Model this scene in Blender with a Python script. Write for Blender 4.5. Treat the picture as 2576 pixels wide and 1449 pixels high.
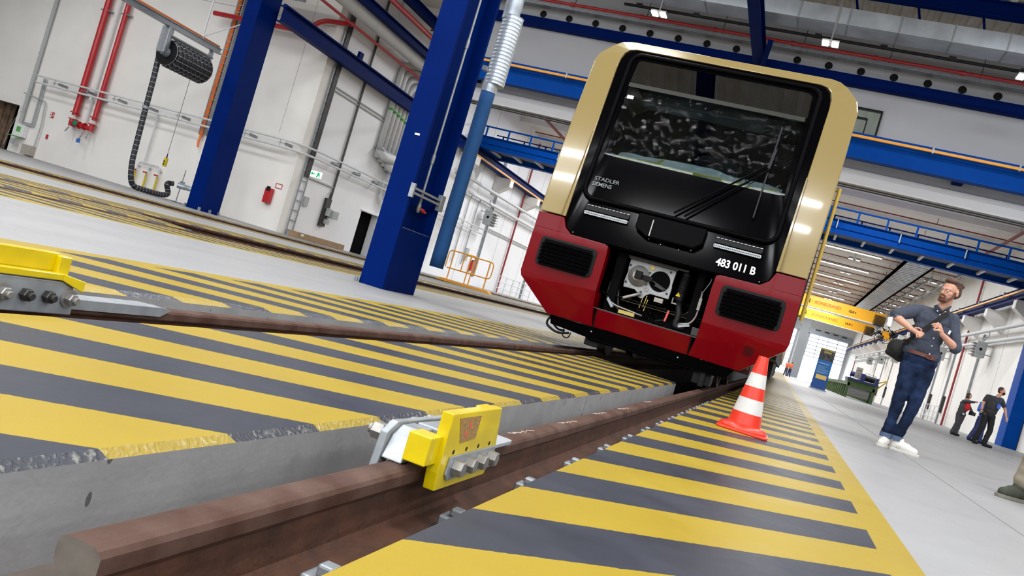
import bpy, bmesh, math, random
from mathutils import Vector, Matrix, noise
R = random.Random(7)
PI = math.pi
rad = math.radians
for o in list(bpy.data.objects):
    bpy.data.objects.remove(o)
sc = bpy.context.scene
C = sc.collection

# ---------------------------------------------------------------- camera
cam_d = bpy.data.cameras.new('camera')
cam = bpy.data.objects.new('camera', cam_d)
C.objects.link(cam)
YAW, PIT, ROL, FPX = 0.322497380, 0.002558352, 0.289823777, 2111.8
F = Vector((-math.sin(YAW) * math.cos(PIT), math.cos(YAW) * math.cos(PIT), math.sin(PIT)))
r0 = Vector((math.cos(YAW), math.sin(YAW), 0))
u0 = r0.cross(F)
rr = r0 * math.cos(ROL) + u0 * math.sin(ROL)
uu = -r0 * math.sin(ROL) + u0 * math.cos(ROL)
m3 = Matrix((rr, uu, -F)).transposed()
cam.matrix_world = Matrix.Translation((0, 0, 0.458)) @ m3.to_4x4()
cam_d.sensor_width = 36.0
cam_d.lens = FPX / 2576 * 36.0
cam_d.clip_start = 0.02
cam_d.clip_end = 800
sc.camera = cam

# ---------------------------------------------------------------- exposure, sky, lamps of the hall
sc.view_settings.view_transform = 'Standard'
sc.view_settings.look = 'None'
sc.view_settings.gamma = 1.0
sc.view_settings.use_curve_mapping = False
sc.view_settings.exposure = 0.0
w = bpy.data.worlds.new('sky')
sc.world = w
w.use_nodes = True
bg = w.node_tree.nodes['Background']
bg.inputs[0].default_value = (0.86, 0.93, 1.0, 1)
bg.inputs[1].default_value = 6.0
cy = sc.cycles
cy.max_bounces = 7
cy.diffuse_bounces = 4
cy.glossy_bounces = 4
cy.transmission_bounces = 6
cy.transparent_max_bounces = 12
cy.caustics_reflective = False
cy.caustics_refractive = False
cy.sample_clamp_indirect = 6.0
cy.use_denoising = True

def area(name, loc, sx, sy, power, col=(0.965, 0.98, 1.0), rot=(0, 0, 0)):
    d = bpy.data.lights.new(name, 'AREA')
    d.shape = 'RECTANGLE'
    d.size, d.size_y = sx, sy
    d.energy = power
    d.color = col
    o = bpy.data.objects.new(name, d)
    C.objects.link(o)
    o.location = loc
    o.rotation_euler = rot
    return o

for ix in range(-4, 4):
    for y, pw in ((-20, 1150), (-10.5, 1000), (4, 660), (12.5, 430), (20.5, 320)):
        area('hall_lamp_light', (ix * 9.0 + 4.0, y, 11.7), 2.4, 1.2, pw)
for x in (-11.0, -6.0, -1.0, 4.0):
    for y in (-4.4, -5.9):
        area('hall_lamp_light', (x, y, 11.85), 4.4, 0.35, 210)
for iy in range(14):
    for x in (-13.0, -5.0, 2.75):
        area('ceiling_lamp_light', (x, 40.4 + iy * 10.1, 10.95), 4.0, 0.35, 640)

# ---------------------------------------------------------------- materials
def mat(name, col, rough=0.5, metal=0.0, var=0.0, vscale=3.0, bump=0.0, bscale=40.0, coat=0.0, spec=0.5, emit=None, es=0.0, col2=None):
    m = bpy.data.materials.new(name)
    m.use_nodes = True
    nt = m.node_tree
    b = nt.nodes['Principled BSDF']
    b.inputs['Base Color'].default_value = (*col, 1)
    b.inputs['Roughness'].default_value = rough
    b.inputs['Metallic'].default_value = metal
    b.inputs['Specular IOR Level'].default_value = spec
    b.inputs['Coat Weight'].default_value = coat
    b.inputs['Coat Roughness'].default_value = 0.04
    if emit:
        b.inputs['Emission Color'].default_value = (*emit, 1)
        b.inputs['Emission Strength'].default_value = es
    if var or bump or col2:
        tc = nt.nodes.new('ShaderNodeNewGeometry')
        n = nt.nodes.new('ShaderNodeTexNoise')
        n.inputs['Scale'].default_value = vscale
        n.inputs['Detail'].default_value = 6
        nt.links.new(tc.outputs['Position'], n.inputs['Vector'])
        if var or col2:
            cr = nt.nodes.new('ShaderNodeValToRGB')
            cr.color_ramp.elements[0].position = 0.35
            cr.color_ramp.elements[1].position = 0.68
            c2 = col2 or tuple(max(0, c * (1 - var)) for c in col)
            cr.color_ramp.elements[0].color = (*c2, 1)
            cr.color_ramp.elements[1].color = (*tuple(min(1, c * (1 + var * 0.4)) for c in col), 1)
            nt.links.new(n.outputs['Fac'], cr.inputs['Fac'])
            nt.links.new(cr.outputs['Color'], b.inputs['Base Color'])
        if bump:
            n2 = nt.nodes.new('ShaderNodeTexNoise')
            n2.inputs['Scale'].default_value = bscale
            n2.inputs['Detail'].default_value = 4
            nt.links.new(tc.outputs['Position'], n2.inputs['Vector'])
            bp = nt.nodes.new('ShaderNodeBump')
            bp.inputs['Strength'].default_value = bump
            bp.inputs['Distance'].default_value = 0.01
            nt.links.new(n2.outputs['Fac'], bp.inputs['Height'])
            nt.links.new(bp.outputs['Normal'], b.inputs['Normal'])
    return m

def math_node(nt, op, a, b=None, c=None):
    n = nt.nodes.new('ShaderNodeMath')
    n.operation = op
    for i, v in enumerate((a, b, c)):
        if v is None:
            continue
        if isinstance(v, (int, float)):
            n.inputs[i].default_value = v
        else:
            nt.links.new(v, n.inputs[i])
    return n.outputs[0]

TR = (-1.496, -8.25, -14.95)          # track centres
YEL = (0.315, 0.225, 0.017)
DRK = (0.072, 0.073, 0.084)
CON = (0.292, 0.292, 0.296)

def floor_mat(name, chamfer=False):
    m = bpy.data.materials.new(name)
    m.use_nodes = True
    nt = m.node_tree
    L = nt.links.new
    b = nt.nodes['Principled BSDF']
    g = nt.nodes.new('ShaderNodeNewGeometry')
    sp = nt.nodes.new('ShaderNodeSeparateXYZ')
    L(g.outputs['Position'], sp.inputs[0])
    X, Y = sp.outputs['X'], sp.outputs['Y']
    nz = nt.nodes.new('ShaderNodeTexNoise')
    nz.inputs['Scale'].default_value = 60
    nz.inputs['Detail'].default_value = 3
    L(g.outputs['Position'], nz.inputs['Vector'])
    jit = math_node(nt, 'MULTIPLY', math_node(nt, 'SUBTRACT', nz.outputs['Fac'], 0.5), 0.012)
    s = math_node(nt, 'ADD', math_node(nt, 'SUBTRACT', Y, X), jit)
    t = math_node(nt, 'FRACT', math_node(nt, 'DIVIDE', math_node(nt, 'SUBTRACT', s, 0.46 - 6.9), 0.69))
    dark = math_node(nt, 'LESS_THAN', t, 0.49)
    zone = None
    inner = None
    for c in TR:
        d = math_node(nt, 'ABSOLUTE', math_node(nt, 'SUBTRACT', X, c))
        z = math_node(nt, 'LESS_THAN', d, 2.05)
        i = math_node(nt, 'LESS_THAN', d, 1.93)
        zone = z if zone is None else math_node(nt, 'MAXIMUM', zone, z)
        inner = i if inner is None else math_node(nt, 'MAXIMUM', inner, i)
    dark = math_node(nt, 'MULTIPLY', dark, inner)
    def ramp(src, e0, c0, e1, c1):
        r = nt.nodes.new('ShaderNodeValToRGB')
        r.color_ramp.elements[0].position = e0
        r.color_ramp.elements[0].color = (*c0, 1)
        r.color_ramp.elements[1].position = e1
        r.color_ramp.elements[1].color = (*c1, 1)
        L(src, r.inputs['Fac'])
        return r.outputs['Color']
    n1 = nt.nodes.new('ShaderNodeTexNoise')
    n1.inputs['Scale'].default_value = 2.6
    n1.inputs['Detail'].default_value = 9
    n1.inputs['Roughness'].default_value = 0.68
    L(g.outputs['Position'], n1.inputs['Vector'])
    mp = nt.nodes.new('ShaderNodeMapping')
    mp.inputs['Scale'].default_value = (0.9, 0.12, 1)
    mp.inputs['Rotation'].default_value = (0, 0, 0.5)
    L(g.outputs['Position'], mp.inputs['Vector'])
    n3 = nt.nodes.new('ShaderNodeTexNoise')
    n3.inputs['Scale'].default_value = 1.6
    n3.inputs['Detail'].default_value = 7
    L(mp.outputs['Vector'], n3.inputs['Vector'])
    concrete = ramp(n3.outputs['Fac'], 0.3, (0.258, 0.258, 0.263), 0.7, CON)
    yellow = ramp(n1.outputs['Fac'], 0.3, (0.29, 0.20, 0.014), 0.7, YEL)
    grey = ramp(n1.outputs['Fac'], 0.3, (0.020, 0.022, 0.032), 0.75, (0.037, 0.041, 0.057))
    def mix(f, a, c):
        mx = nt.nodes.new('ShaderNodeMix')
        mx.data_type = 'RGBA'
        if isinstance(f, float):
            mx.inputs['Factor'].default_value = f
        else:
            L(f, mx.inputs['Factor'])
        for sock, v in ((mx.inputs['A'], a), (mx.inputs['B'], c)):
            if isinstance(v, tuple):
                sock.default_value = (*v, 1)
            else:
                L(v, sock)
        return mx.outputs['Result']
    paint = mix(dark, yellow, grey)
    if chamfer:                       # rougher brushed coat on the chamfer, worn pale in spots
        n4 = nt.nodes.new('ShaderNodeTexNoise')
        n4.inputs['Scale'].default_value = 85
        n4.inputs['Detail'].default_value = 5
        L(g.outputs['Position'], n4.inputs['Vector'])
        worn = ramp(n4.outputs['Fac'], 0.52, (0, 0, 0), 0.8, (0.5, 0.5, 0.5))
        paint = mix(worn, paint, (0.62, 0.6, 0.5))
        bp = nt.nodes.new('ShaderNodeBump')
        bp.inputs['Strength'].default_value = 0.8
        bp.inputs['Distance'].default_value = 0.004
        L(n4.outputs['Fac'], bp.inputs['Height'])
        L(bp.outputs['Normal'], b.inputs['Normal'])
        L(paint, b.inputs['Base Color'])
        b.inputs['Roughness'].default_value = 0.3
    else:
        L(mix(zone, concrete, paint), b.inputs['Base Color'])
        rr_ = ramp(n1.outputs['Fac'], 0.3, (0.36,) * 3, 0.7, (0.52,) * 3)
        L(rr_, b.inputs['Roughness'])
        b.inputs['Specular IOR Level'].default_value = 0.2
        n5 = nt.nodes.new('ShaderNodeTexNoise')
        n5.inputs['Scale'].default_value = 240
        L(g.outputs['Position'], n5.inputs['Vector'])
        bp = nt.nodes.new('ShaderNodeBump')
        bp.inputs['Strength'].default_value = 0.12
        bp.inputs['Distance'].default_value = 0.002
        L(n5.outputs['Fac'], bp.inputs['Height'])
        L(bp.outputs['Normal'], b.inputs['Normal'])
    return m

def concrete_side():
    m = mat('cast_concrete', (0.26, 0.26, 0.265), 0.75, var=0.16, vscale=5, bump=0.15, bscale=60)
    nt = m.node_tree
    b = nt.nodes['Principled BSDF']
    src = b.inputs['Base Color'].links[0].from_socket
    g = [n for n in nt.nodes if n.type == 'NEW_GEOMETRY'][0]
    mp = nt.nodes.new('ShaderNodeMapping')
    mp.inputs['Scale'].default_value = (1, 1, 0.45)
    nt.links.new(g.outputs['Position'], mp.inputs['Vector'])
    v = nt.nodes.new('ShaderNodeTexVoronoi')
    v.inputs['Scale'].default_value = 15
    nt.links.new(mp.outputs['Vector'], v.inputs['Vector'])
    lt = math_node(nt, 'LESS_THAN', v.outputs['Distance'], 0.11)
    n = nt.nodes.new('ShaderNodeTexNoise')
    n.inputs['Scale'].default_value = 9
    nt.links.new(g.outputs['Position'], n.inputs['Vector'])
    f = math_node(nt, 'MULTIPLY', lt, math_node(nt, 'GREATER_THAN', n.outputs['Fac'], 0.47))
    mx = nt.nodes.new('ShaderNodeMix')
    mx.data_type = 'RGBA'
    nt.links.new(f, mx.inputs['Factor'])
    nt.links.new(src, mx.inputs['A'])
    mx.inputs['B'].default_value = (0.07, 0.075, 0.075, 1)
    nt.links.new(mx.outputs['Result'], b.inputs['Base Color'])
    return m

M = {}
M['floor'] = floor_mat('painted_floor')
M['chamfer'] = floor_mat('painted_chamfer', True)
M['cside'] = concrete_side()
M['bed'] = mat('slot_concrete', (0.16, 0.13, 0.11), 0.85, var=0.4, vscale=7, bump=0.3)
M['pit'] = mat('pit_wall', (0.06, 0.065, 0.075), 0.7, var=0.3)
M['rail'] = mat('rusty_rail', (0.088, 0.052, 0.040), 0.55, 0.0, spec=0.14, var=0.3, vscale=9, bump=0.15, bscale=90, col2=(0.055, 0.025, 0.017))
M['railweb'] = mat('rusty_rail_web', (0.08, 0.03, 0.014), 0.75, 0.0, var=0.45, vscale=11, bump=0.4, bscale=80)
M['railcut'] = mat('sawn_rail_end', (0.17, 0.15, 0.125), 0.5, 0.4, var=0.3, vscale=20)
M['galv'] = mat('galvanised_steel', (0.33, 0.355, 0.38), 0.42, 0.5, var=0.2, vscale=14, bump=0.05)
M['duct'] = mat('galvanised_duct', (0.52, 0.58, 0.65), 0.34, 0.45, var=0.22, vscale=1.4)
M['steel'] = mat('bolt_steel', (0.3, 0.29, 0.275), 0.42, 0.6, var=0.2, vscale=30)
M['darksteel'] = mat('blackened_steel', (0.055, 0.052, 0.05), 0.45, 0.6, var=0.2, vscale=30)
M['yplate'] = mat('yellow_enamel', (0.62, 0.47, 0.0), 0.3, 0, var=0.12, vscale=12, coat=0.4)
M['blue'] = mat('blue_steel_paint', (0.0, 0.011, 0.108), 0.5, 0, var=0.1, vscale=1.3, spec=0.03)
M['blueb'] = mat('blue_crane_paint', (0.0, 0.060, 0.34), 0.5, 0, var=0.08, spec=0.05)
M['bluecloth'] = mat('blue_fabric_hose', (0.003, 0.06, 0.20), 0.8, var=0.15, bump=0.3, bscale=8)
M['wall'] = mat('cream_plaster', (0.86, 0.835, 0.79), 0.75, var=0.05, vscale=0.7)
M['wallg'] = mat('grey_panel', (0.50, 0.51, 0.54), 0.7, var=0.05, vscale=0.5)
M['wallw'] = mat('white_panel', (0.86, 0.865, 0.885), 0.65, var=0.04, vscale=0.5)
M['joint'] = mat('wall_joint', (0.36, 0.35, 0.34), 0.8)
M['ceil'] = mat('ceiling_sheet', (0.85, 0.82, 0.77), 0.7, var=0.08, vscale=0.6)
M['corr'] = mat('corrugated_sheet', (0.78, 0.75, 0.70), 0.6, var=0.15, vscale=2)
M['red'] = mat('red_pipe_paint', (0.48, 0.012, 0.018), 0.35, coat=0.2, var=0.1)
M['redd'] = mat('sprinkler_red', (0.22, 0.02, 0.02), 0.5)
M['orange'] = mat('orange_cable', (0.75, 0.17, 0.02), 0.5)
M['amber'] = mat('amber_conductor_rail', (0.85, 0.36, 0.02), 0.45)
M['crane'] = mat('crane_yellow', (0.88, 0.42, 0.01), 0.4, coat=0.2)
M['white'] = mat('white_insulation', (0.66, 0.67, 0.68), 0.6, var=0.06, vscale=3)
M['greyp'] = mat('grey_plastic', (0.4, 0.42, 0.42), 0.5)
M['black'] = mat('black_rubber', (0.005, 0.005, 0.006), 0.5, spec=0.2)
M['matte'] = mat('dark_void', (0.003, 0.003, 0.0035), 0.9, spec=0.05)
M['gloss'] = mat('gloss_black', (0.001, 0.001, 0.0015), 0.1, spec=0.04)
M['semigloss'] = mat('semi_gloss_black', (0.0015, 0.0015, 0.002), 0.38, spec=0.03, bump=0.1, bscale=200)
M['cream'] = mat('train_cream', (0.26, 0.193, 0.07), 0.13, coat=0.8, bump=0.02, bscale=5)
M['tred'] = mat('train_red', (0.15, 0.0, 0.003), 0.25, coat=0.16, spec=0.12, bump=0.02, bscale=5)
M['led'] = mat('headlight_lens', (0.55, 0.6, 0.63), 0.25, 0.2, bump=1.0, bscale=120)
M['text'] = mat('white_lettering', (0.72, 0.74, 0.76), 0.5)
M['textg'] = mat('grey_lettering', (0.19, 0.20, 0.215), 0.45)
M['conew'] = mat('cone_reflective_white', (0.58, 0.58, 0.57), 0.35, var=0.06, vscale=30)
M['coner'] = mat('cone_red_plastic', (0.62, 0.025, 0.005), 0.35, coat=0.2)
M['tube'] = mat('lamp_diffuser', (1, 1, 1), 0.5, emit=(1, 0.98, 0.95), es=9.0)
M['lampcase'] = mat('lamp_case', (0.3, 0.3, 0.3), 0.5)
M['green'] = mat('machine_green', (0.05, 0.10, 0.022), 0.5, var=0.2)
M['navy'] = mat('machine_navy', (0.01, 0.025, 0.13), 0.45)
M['beige'] = mat('control_box_beige', (0.42, 0.38, 0.33), 0.5)
M['card'] = mat('brown_cardboard', (0.34, 0.22, 0.12), 0.8, var=0.15)
M['skin'] = mat('skin', (0.62, 0.33, 0.23), 0.5, var=0.1, vscale=12, col2=(0.55, 0.27, 0.18))
M['hair'] = mat('brown_hair', (0.075, 0.035, 0.02), 0.6, bump=0.8, bscale=60, var=0.4, vscale=30)
M['beard'] = mat('auburn_beard', (0.12, 0.05, 0.028), 0.7, bump=0.6, bscale=90)
M['shirt'] = mat('dark_chambray', (0.048, 0.058, 0.088), 0.85, bump=0.35, bscale=14, var=0.3, vscale=60)
M['jeans'] = mat('blue_denim', (0.012, 0.024, 0.064), 0.85, spec=0.15, bump=0.6, bscale=13, var=0.65, vscale=9)
M['cuff'] = mat('pale_denim_turnup', (0.07, 0.11, 0.19), 0.85)
M['belt'] = mat('brown_leather', (0.13, 0.035, 0.02), 0.45)
M['bag'] = mat('black_canvas', (0.008, 0.008, 0.009), 0.8, bump=0.2)
M['shoe'] = mat('white_leather_shoe', (0.66, 0.64, 0.60), 0.5)
M['sole'] = mat('off_white_sole', (0.55, 0.53, 0.49), 0.6)
M['khaki'] = mat('khaki_cotton', (0.25, 0.215, 0.155), 0.85, bump=0.4, bscale=12, var=0.2, vscale=5)
M['oshoe'] = mat('olive_knit_shoe', (0.035, 0.04, 0.026), 0.8, bump=0.4, bscale=80)
M['osole'] = mat('grey_green_sole', (0.16, 0.155, 0.12), 0.7)
M['tee'] = mat('charcoal_tee', (0.035, 0.033, 0.036), 0.85, bump=0.2, bscale=14)
M['blackcloth'] = mat('black_trousers', (0.008, 0.008, 0.011), 0.8)
M['vest'] = mat('orange_vest', (0.95, 0.16, 0.04), 0.6)
M['redtop'] = mat('red_top', (0.7, 0.02, 0.02), 0.7)
M['greyj'] = mat('grey_jacket', (0.07, 0.07, 0.08), 0.8, bump=0.2)
M['blueid'] = mat('blue_lanyard', (0.02, 0.12, 0.6), 0.5)
M['whitem'] = mat('white_mask', (0.8, 0.8, 0.8), 0.7)
M['bblue'] = mat('banner_blue', (0.01, 0.08, 0.32), 0.5)
M['bblue2'] = mat('banner_light_blue', (0.01, 0.14, 0.42), 0.5)
M['byel'] = mat('banner_yellow', (0.8, 0.55, 0.15), 0.5)
M['grn'] = mat('green_marking', (0.1, 0.42, 0.08), 0.6)
M['egreen'] = mat('exit_green', (0.0, 0.35, 0.12), 0.5, emit=(0.0, 0.45, 0.15), es=0.6)
M['ewhite'] = mat('exit_white', (0.9, 0.95, 0.9), 0.5, emit=(0.85, 1, 0.9), es=0.9)
M['brass'] = mat('brass_ring', (0.5, 0.38, 0.12), 0.35, 0.7)
M['wyel'] = mat('warning_yellow', (0.85, 0.55, 0.0), 0.5)
M['alu'] = mat('cast_aluminium_plate', (0.36, 0.37, 0.38), 0.42, 0.45, var=0.2, vscale=16)
M['alud'] = mat('brushed_aluminium_disc', (0.40, 0.385, 0.36), 0.45, 0.4)
M['sticker'] = mat('worn_label', (0.33, 0.2, 0.07), 0.6, var=0.4, vscale=120)
M['cdark'] = mat('cab_dark', (0.012, 0.014, 0.016), 0.7, spec=0.1)
M['sheet'] = mat('dust_sheet', (0.62, 0.66, 0.66), 0.5, bump=0.5, bscale=8)
M['tape'] = mat('yellow_tape', (0.55, 0.45, 0.03), 0.6)
M['wood'] = mat('brown_timber', (0.16, 0.10, 0.06), 0.7, var=0.5, vscale=3)
M['paleline'] = mat('pale_floor_line', (0.75, 0.76, 0.76), 0.4)
M['crack'] = mat('floor_joint', (0.17, 0.17, 0.165), 0.8)

def glassy(name, tint, rough=0.02, fres=1.45, bump=0.0, bscale=3.0, gain=1.0):
    m = bpy.data.materials.new(name)
    m.use_nodes = True
    nt = m.node_tree
    nt.nodes.remove(nt.nodes['Principled BSDF'])
    out = nt.nodes['Material Output']
    t = nt.nodes.new('ShaderNodeBsdfTransparent')
    t.inputs[0].default_value = (*tint, 1)
    g = nt.nodes.new('ShaderNodeBsdfGlossy')
    g.inputs['Roughness'].default_value = rough
    f = nt.nodes.new('ShaderNodeFresnel')
    f.inputs['IOR'].default_value = fres
    fac = math_node(nt, 'MINIMUM', math_node(nt, 'MULTIPLY', f.outputs[0], gain), 1.0)
    mx = nt.nodes.new('ShaderNodeMixShader')
    nt.links.new(fac, mx.inputs[0])
    nt.links.new(t.outputs[0], mx.inputs[1])
    nt.links.new(g.outputs[0], mx.inputs[2])
    nt.links.new(mx.outputs[0], out.inputs[0])
    if bump:
        ge = nt.nodes.new('ShaderNodeNewGeometry')
        mp = nt.nodes.new('ShaderNodeMapping')
        mp.inputs['Scale'].default_value = (1, 1, 1.8)
        nt.links.new(ge.outputs['Position'], mp.inputs['Vector'])
        n = nt.nodes.new('ShaderNodeTexNoise')
        n.inputs['Scale'].default_value = bscale
        n.inputs['Detail'].default_value = 2.5
        n.inputs['Distortion'].default_value = 1.6
        nt.links.new(mp.outputs['Vector'], n.inputs['Vector'])
        bp = nt.nodes.new('ShaderNodeBump')
        bp.inputs['Strength'].default_value = bump
        bp.inputs['Distance'].default_value = 0.1
        nt.links.new(n.outputs['Fac'], bp.inputs['Height'])
        nt.links.new(bp.outputs['Normal'], g.inputs['Normal'])
        nt.links.new(bp.outputs['Normal'], f.inputs['Normal'])
    return m
M['glass'] = glassy('window_glass', (0.75, 0.8, 0.82))
M['tglass'] = glassy('tinted_windscreen', (0.60, 0.66, 0.67), fres=1.5, gain=0.2)
M['film'] = glassy('wrinkled_film', (0.95, 0.96, 0.96), rough=0.015, fres=1.5, bump=0.0, bscale=5.0, gain=0.15)
M['tband'] = glassy('reflective_band_glass', (0.10, 0.11, 0.12), rough=0.01, fres=1.5, gain=2.2)  # dark tint and boosted gloss, put in for stronger reflections

# ---------------------------------------------------------------- mesh helpers
def wloc(o):
    v = Vector((0, 0, 0))
    while o is not None:
        v += o.location
        o = o.parent
    return v

class MB:
    def __init__(self):
        self.v, self.f, self.m = [], [], []
        self.mi = 0
    def add(self, vs, fs):
        k = len(self.v)
        self.v += [Vector(p) for p in vs]
        for f in fs:
            self.f.append([k + i for i in f])
            self.m.append(self.mi)
        return self
    def box(self, x0, x1, y0, y1, z0, z1):
        if x0 > x1: x0, x1 = x1, x0
        if y0 > y1: y0, y1 = y1, y0
        if z0 > z1: z0, z1 = z1, z0
        return self.add([(x, y, z) for z in (z0, z1) for y in (y0, y1) for x in (x0, x1)],
                        [(0, 2, 3, 1), (4, 5, 7, 6), (0, 1, 5, 4), (2, 6, 7, 3), (0, 4, 6, 2), (1, 3, 7, 5)])
    def obox(self, c, d, rot=None):
        rot = rot or Matrix.Identity(3)
        c = Vector(c)
        vs = [c + rot @ Vector((x * d[0] / 2, y * d[1] / 2, z * d[2] / 2)) for z in (-1, 1) for y in (-1, 1) for x in (-1, 1)]
        return self.add(vs, [(0, 2, 3, 1), (4, 5, 7, 6), (0, 1, 5, 4), (2, 6, 7, 3), (0, 4, 6, 2), (1, 3, 7, 5)])
    def bar(self, a, b, w_, h_, up=(0, 0, 1)):
        a, b = Vector(a), Vector(b)
        d = (b - a).normalized()
        u = Vector(up)
        if abs(d.dot(u)) > 0.98:
            u = Vector((0, 1, 0))
        s = d.cross(u).normalized()
        t = s.cross(d)
        vs = []
        for p in (a, b):
            for i, j in ((-1, -1), (1, -1), (1, 1), (-1, 1)):
                vs.append(p + s * (i * w_ / 2) + t * (j * h_ / 2))
        return self.add(vs, [(0, 1, 2, 3), (7, 6, 5, 4), (0, 4, 5, 1), (1, 5, 6, 2), (2, 6, 7, 3), (3, 7, 4, 0)])
    def tube(self, pts, r, n=8, close=False):
        pts = [Vector(p) for p in pts]
        rs = r if isinstance(r, (list, tuple)) else [r] * len(pts)
        k0 = len(self.v)
        up = None
        N = len(pts)
        rings = []
        for i, p in enumerate(pts):
            if close:
                d = (pts[(i + 1) % N] - pts[i - 1]).normalized()
            else:
                d = (pts[min(i + 1, N - 1)] - pts[max(i - 1, 0)])
                if d.length < 1e-9:
                    d = Vector((0, 0, 1))
                d.normalize()
            if up is None:
                up = Vector((0, 0, 1)) if abs(d.z) < 0.9 else Vector((1, 0, 0))
            s = d.cross(up)
            if s.length < 1e-6:
                s = d.cross(Vector((0, 1, 0)))
            s.normalize()
            up = s.cross(d).normalized()
            rings.append([p + (s * math.cos(2 * PI * j / n) + up * math.sin(2 * PI * j / n)) * rs[i] for j in range(n)])
        vs = [q for ring in rings for q in ring]
        fs = []
        for i in range(N - (0 if close else 1)):
            a, b = i * n, ((i + 1) % N) * n
            for j in range(n):
                fs.append((a + j, a + (j + 1) % n, b + (j + 1) % n, b + j))
        if not close:
            fs.append(tuple(range(n - 1, -1, -1)))
            fs.append(tuple((N - 1) * n + j for j in range(n)))
        return self.add(vs, fs)
    def prism(self, poly, plane, a, b, fn=None):
        """poly in 2-D; plane xz extrudes along y, yz along x, xy along z"""
        n = len(poly)
        def P(u, v, d):
            if fn: return fn(u, v, d)
            return {'xz': (u, d, v), 'yz': (d, u, v), 'xy': (u, v, d)}[plane]
        vs = [P(u, v, a) for u, v in poly] + [P(u, v, b) for u, v in poly]
        fs = [tuple(range(n)), tuple(range(2 * n - 1, n - 1, -1))]
        for i in range(n):
            j = (i + 1) % n
            fs.append((j, i, n + i, n + j))
        return self.add(vs, fs)
    def ring(self, outer, inner, plane, a, b, fn=None):
        n = len(outer)
        def P(u, v, d):
            if fn: return fn(u, v, d)
            return {'xz': (u, d, v), 'yz': (d, u, v), 'xy': (u, v, d)}[plane]
        vs = [P(*q, a) for q in outer] + [P(*q, a) for q in inner] + [P(*q, b) for q in outer] + [P(*q, b) for q in inner]
        fs = []
        for i in range(n):
            j = (i + 1) % n
            fs += [(i, j, n + j, n + i), (2 * n + j, 2 * n + i, 3 * n + i, 3 * n + j),
                   (j, i, 2 * n + i, 2 * n + j), (n + i, n + j, 3 * n + j, 3 * n + i)]
        return self.add(vs, fs)
    def lathe(self, o, axis, prof, n=20):
        """prof: (h, r) along axis direction from o"""
        o = Vector(o)
        ax = Vector(axis).normalized()
        s = ax.cross(Vector((0, 0, 1)))
        if s.length < 1e-3:
            s = Vector((1, 0, 0))
        s.normalize()
        t = ax.cross(s)
        vs, fs = [], []
        for h, r in prof:
            for j in range(n):
                a = 2 * PI * j / n
                vs.append(o + ax * h + (s * math.cos(a) + t * math.sin(a)) * r)
        for i in range(len(prof) - 1):
            for j in range(n):
                k = (j + 1) % n
                fs.append((i * n + j, i * n + k, (i + 1) * n + k, (i + 1) * n + j))
        fs.append(tuple(range(n - 1, -1, -1)))
        fs.append(tuple((len(prof) - 1) * n + j for j in range(n)))
        return self.add(vs, fs)
    def build(self, name, mats, parent=None, smooth=False, bevel=0, seg=2, auto=None):
        if not isinstance(mats, (list, tuple)):
            mats = [mats]
        if parent is not None:
            org = wloc(parent)
        else:
            xs = [v.x for v in self.v]; ys = [v.y for v in self.v]; zs = [v.z for v in self.v]
            org = Vector(((min(xs) + max(xs)) / 2, (min(ys) + max(ys)) / 2, min(zs)))
        me = bpy.data.meshes.new(name)
        me.from_pydata([tuple(v - org) for v in self.v], [], self.f)
        for mt in mats:
            me.materials.append(M[mt] if isinstance(mt, str) else mt)
        me.polygons.foreach_set('material_index', self.m)
        bm = bmesh.new()
        bm.from_mesh(me)
        bmesh.ops.recalc_face_normals(bm, faces=bm.faces)
        bm.to_mesh(me)
        bm.free()
        if smooth:
            me.polygons.foreach_set('use_smooth', [True] * len(me.polygons))
            if smooth != 'all':
                me.set_sharp_from_angle(angle=rad(38))
        me.update()
        o = bpy.data.objects.new(name, me)
        C.objects.link(o)
        if parent is not None:
            o.parent = parent
        else:
            o.location = org
        if bevel:
            bv = o.modifiers.new('bevel', 'BEVEL')
            bv.width = bevel
            bv.segments = seg
            bv.limit_method = 'ANGLE'
            bv.angle_limit = rad(40)
            bv.harden_normals = False
        return o

def thing(name, label, cat, loc=(0, 0, 0), group=None):
    o = bpy.data.objects.new(name, None)
    C.objects.link(o)
    o.location = loc
    o.empty_display_size = 0.2
    o['label'] = label
    o['category'] = cat
    if group: o['group'] = group
    return o
def tag(o, label, cat, group=None):
    o['label'] = label
    o['category'] = cat
    if group: o['group'] = group
    return o
def struct(o):
    o['kind'] = 'structure'
    return o
def dup(root, loc, label=None, rotz=None):
    def rec(o, par):
        c = o.copy()
        C.objects.link(c)
        c.parent = par
        for ch in o.children:
            rec(ch, c)
        return c
    r = rec(root, None)
    r.location = loc
    if rotz is not None: r.rotation_euler = (0, 0, rotz)
    if label: r['label'] = label
    return r
def text(s, size, parent, name, mt, origin, right=(1, 0, 0), up=(0, 0, 1), sx=1.0, offset=0.0, depth=0.001, align='LEFT', shear=0):
    cu = bpy.data.curves.new(name, 'FONT')
    cu.body = s
    cu.size = size
    cu.offset = offset
    cu.extrude = depth
    cu.align_x = align
    cu.shear = shear
    t = bpy.data.objects.new(name, cu)
    C.objects.link(t)
    bpy.context.view_layer.update()
    me = bpy.data.meshes.new_from_object(t.evaluated_get(bpy.context.evaluated_depsgraph_get()))
    bpy.data.objects.remove(t)
    rt, u = Vector(right).normalized(), Vector(up).normalized()
    nrm = rt.cross(u)
    org = wloc(parent) if parent else Vector((0, 0, 0))
    o0 = Vector(origin)
    for v in me.vertices:
        v.co = o0 + rt * (v.co.x * sx) + u * v.co.y + nrm * v.co.z - org
    me.materials.clear()
    me.materials.append(M[mt])
    o = bpy.data.objects.new(name, me)
    C.objects.link(o)
    if parent: o.parent = parent
    return o
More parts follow.
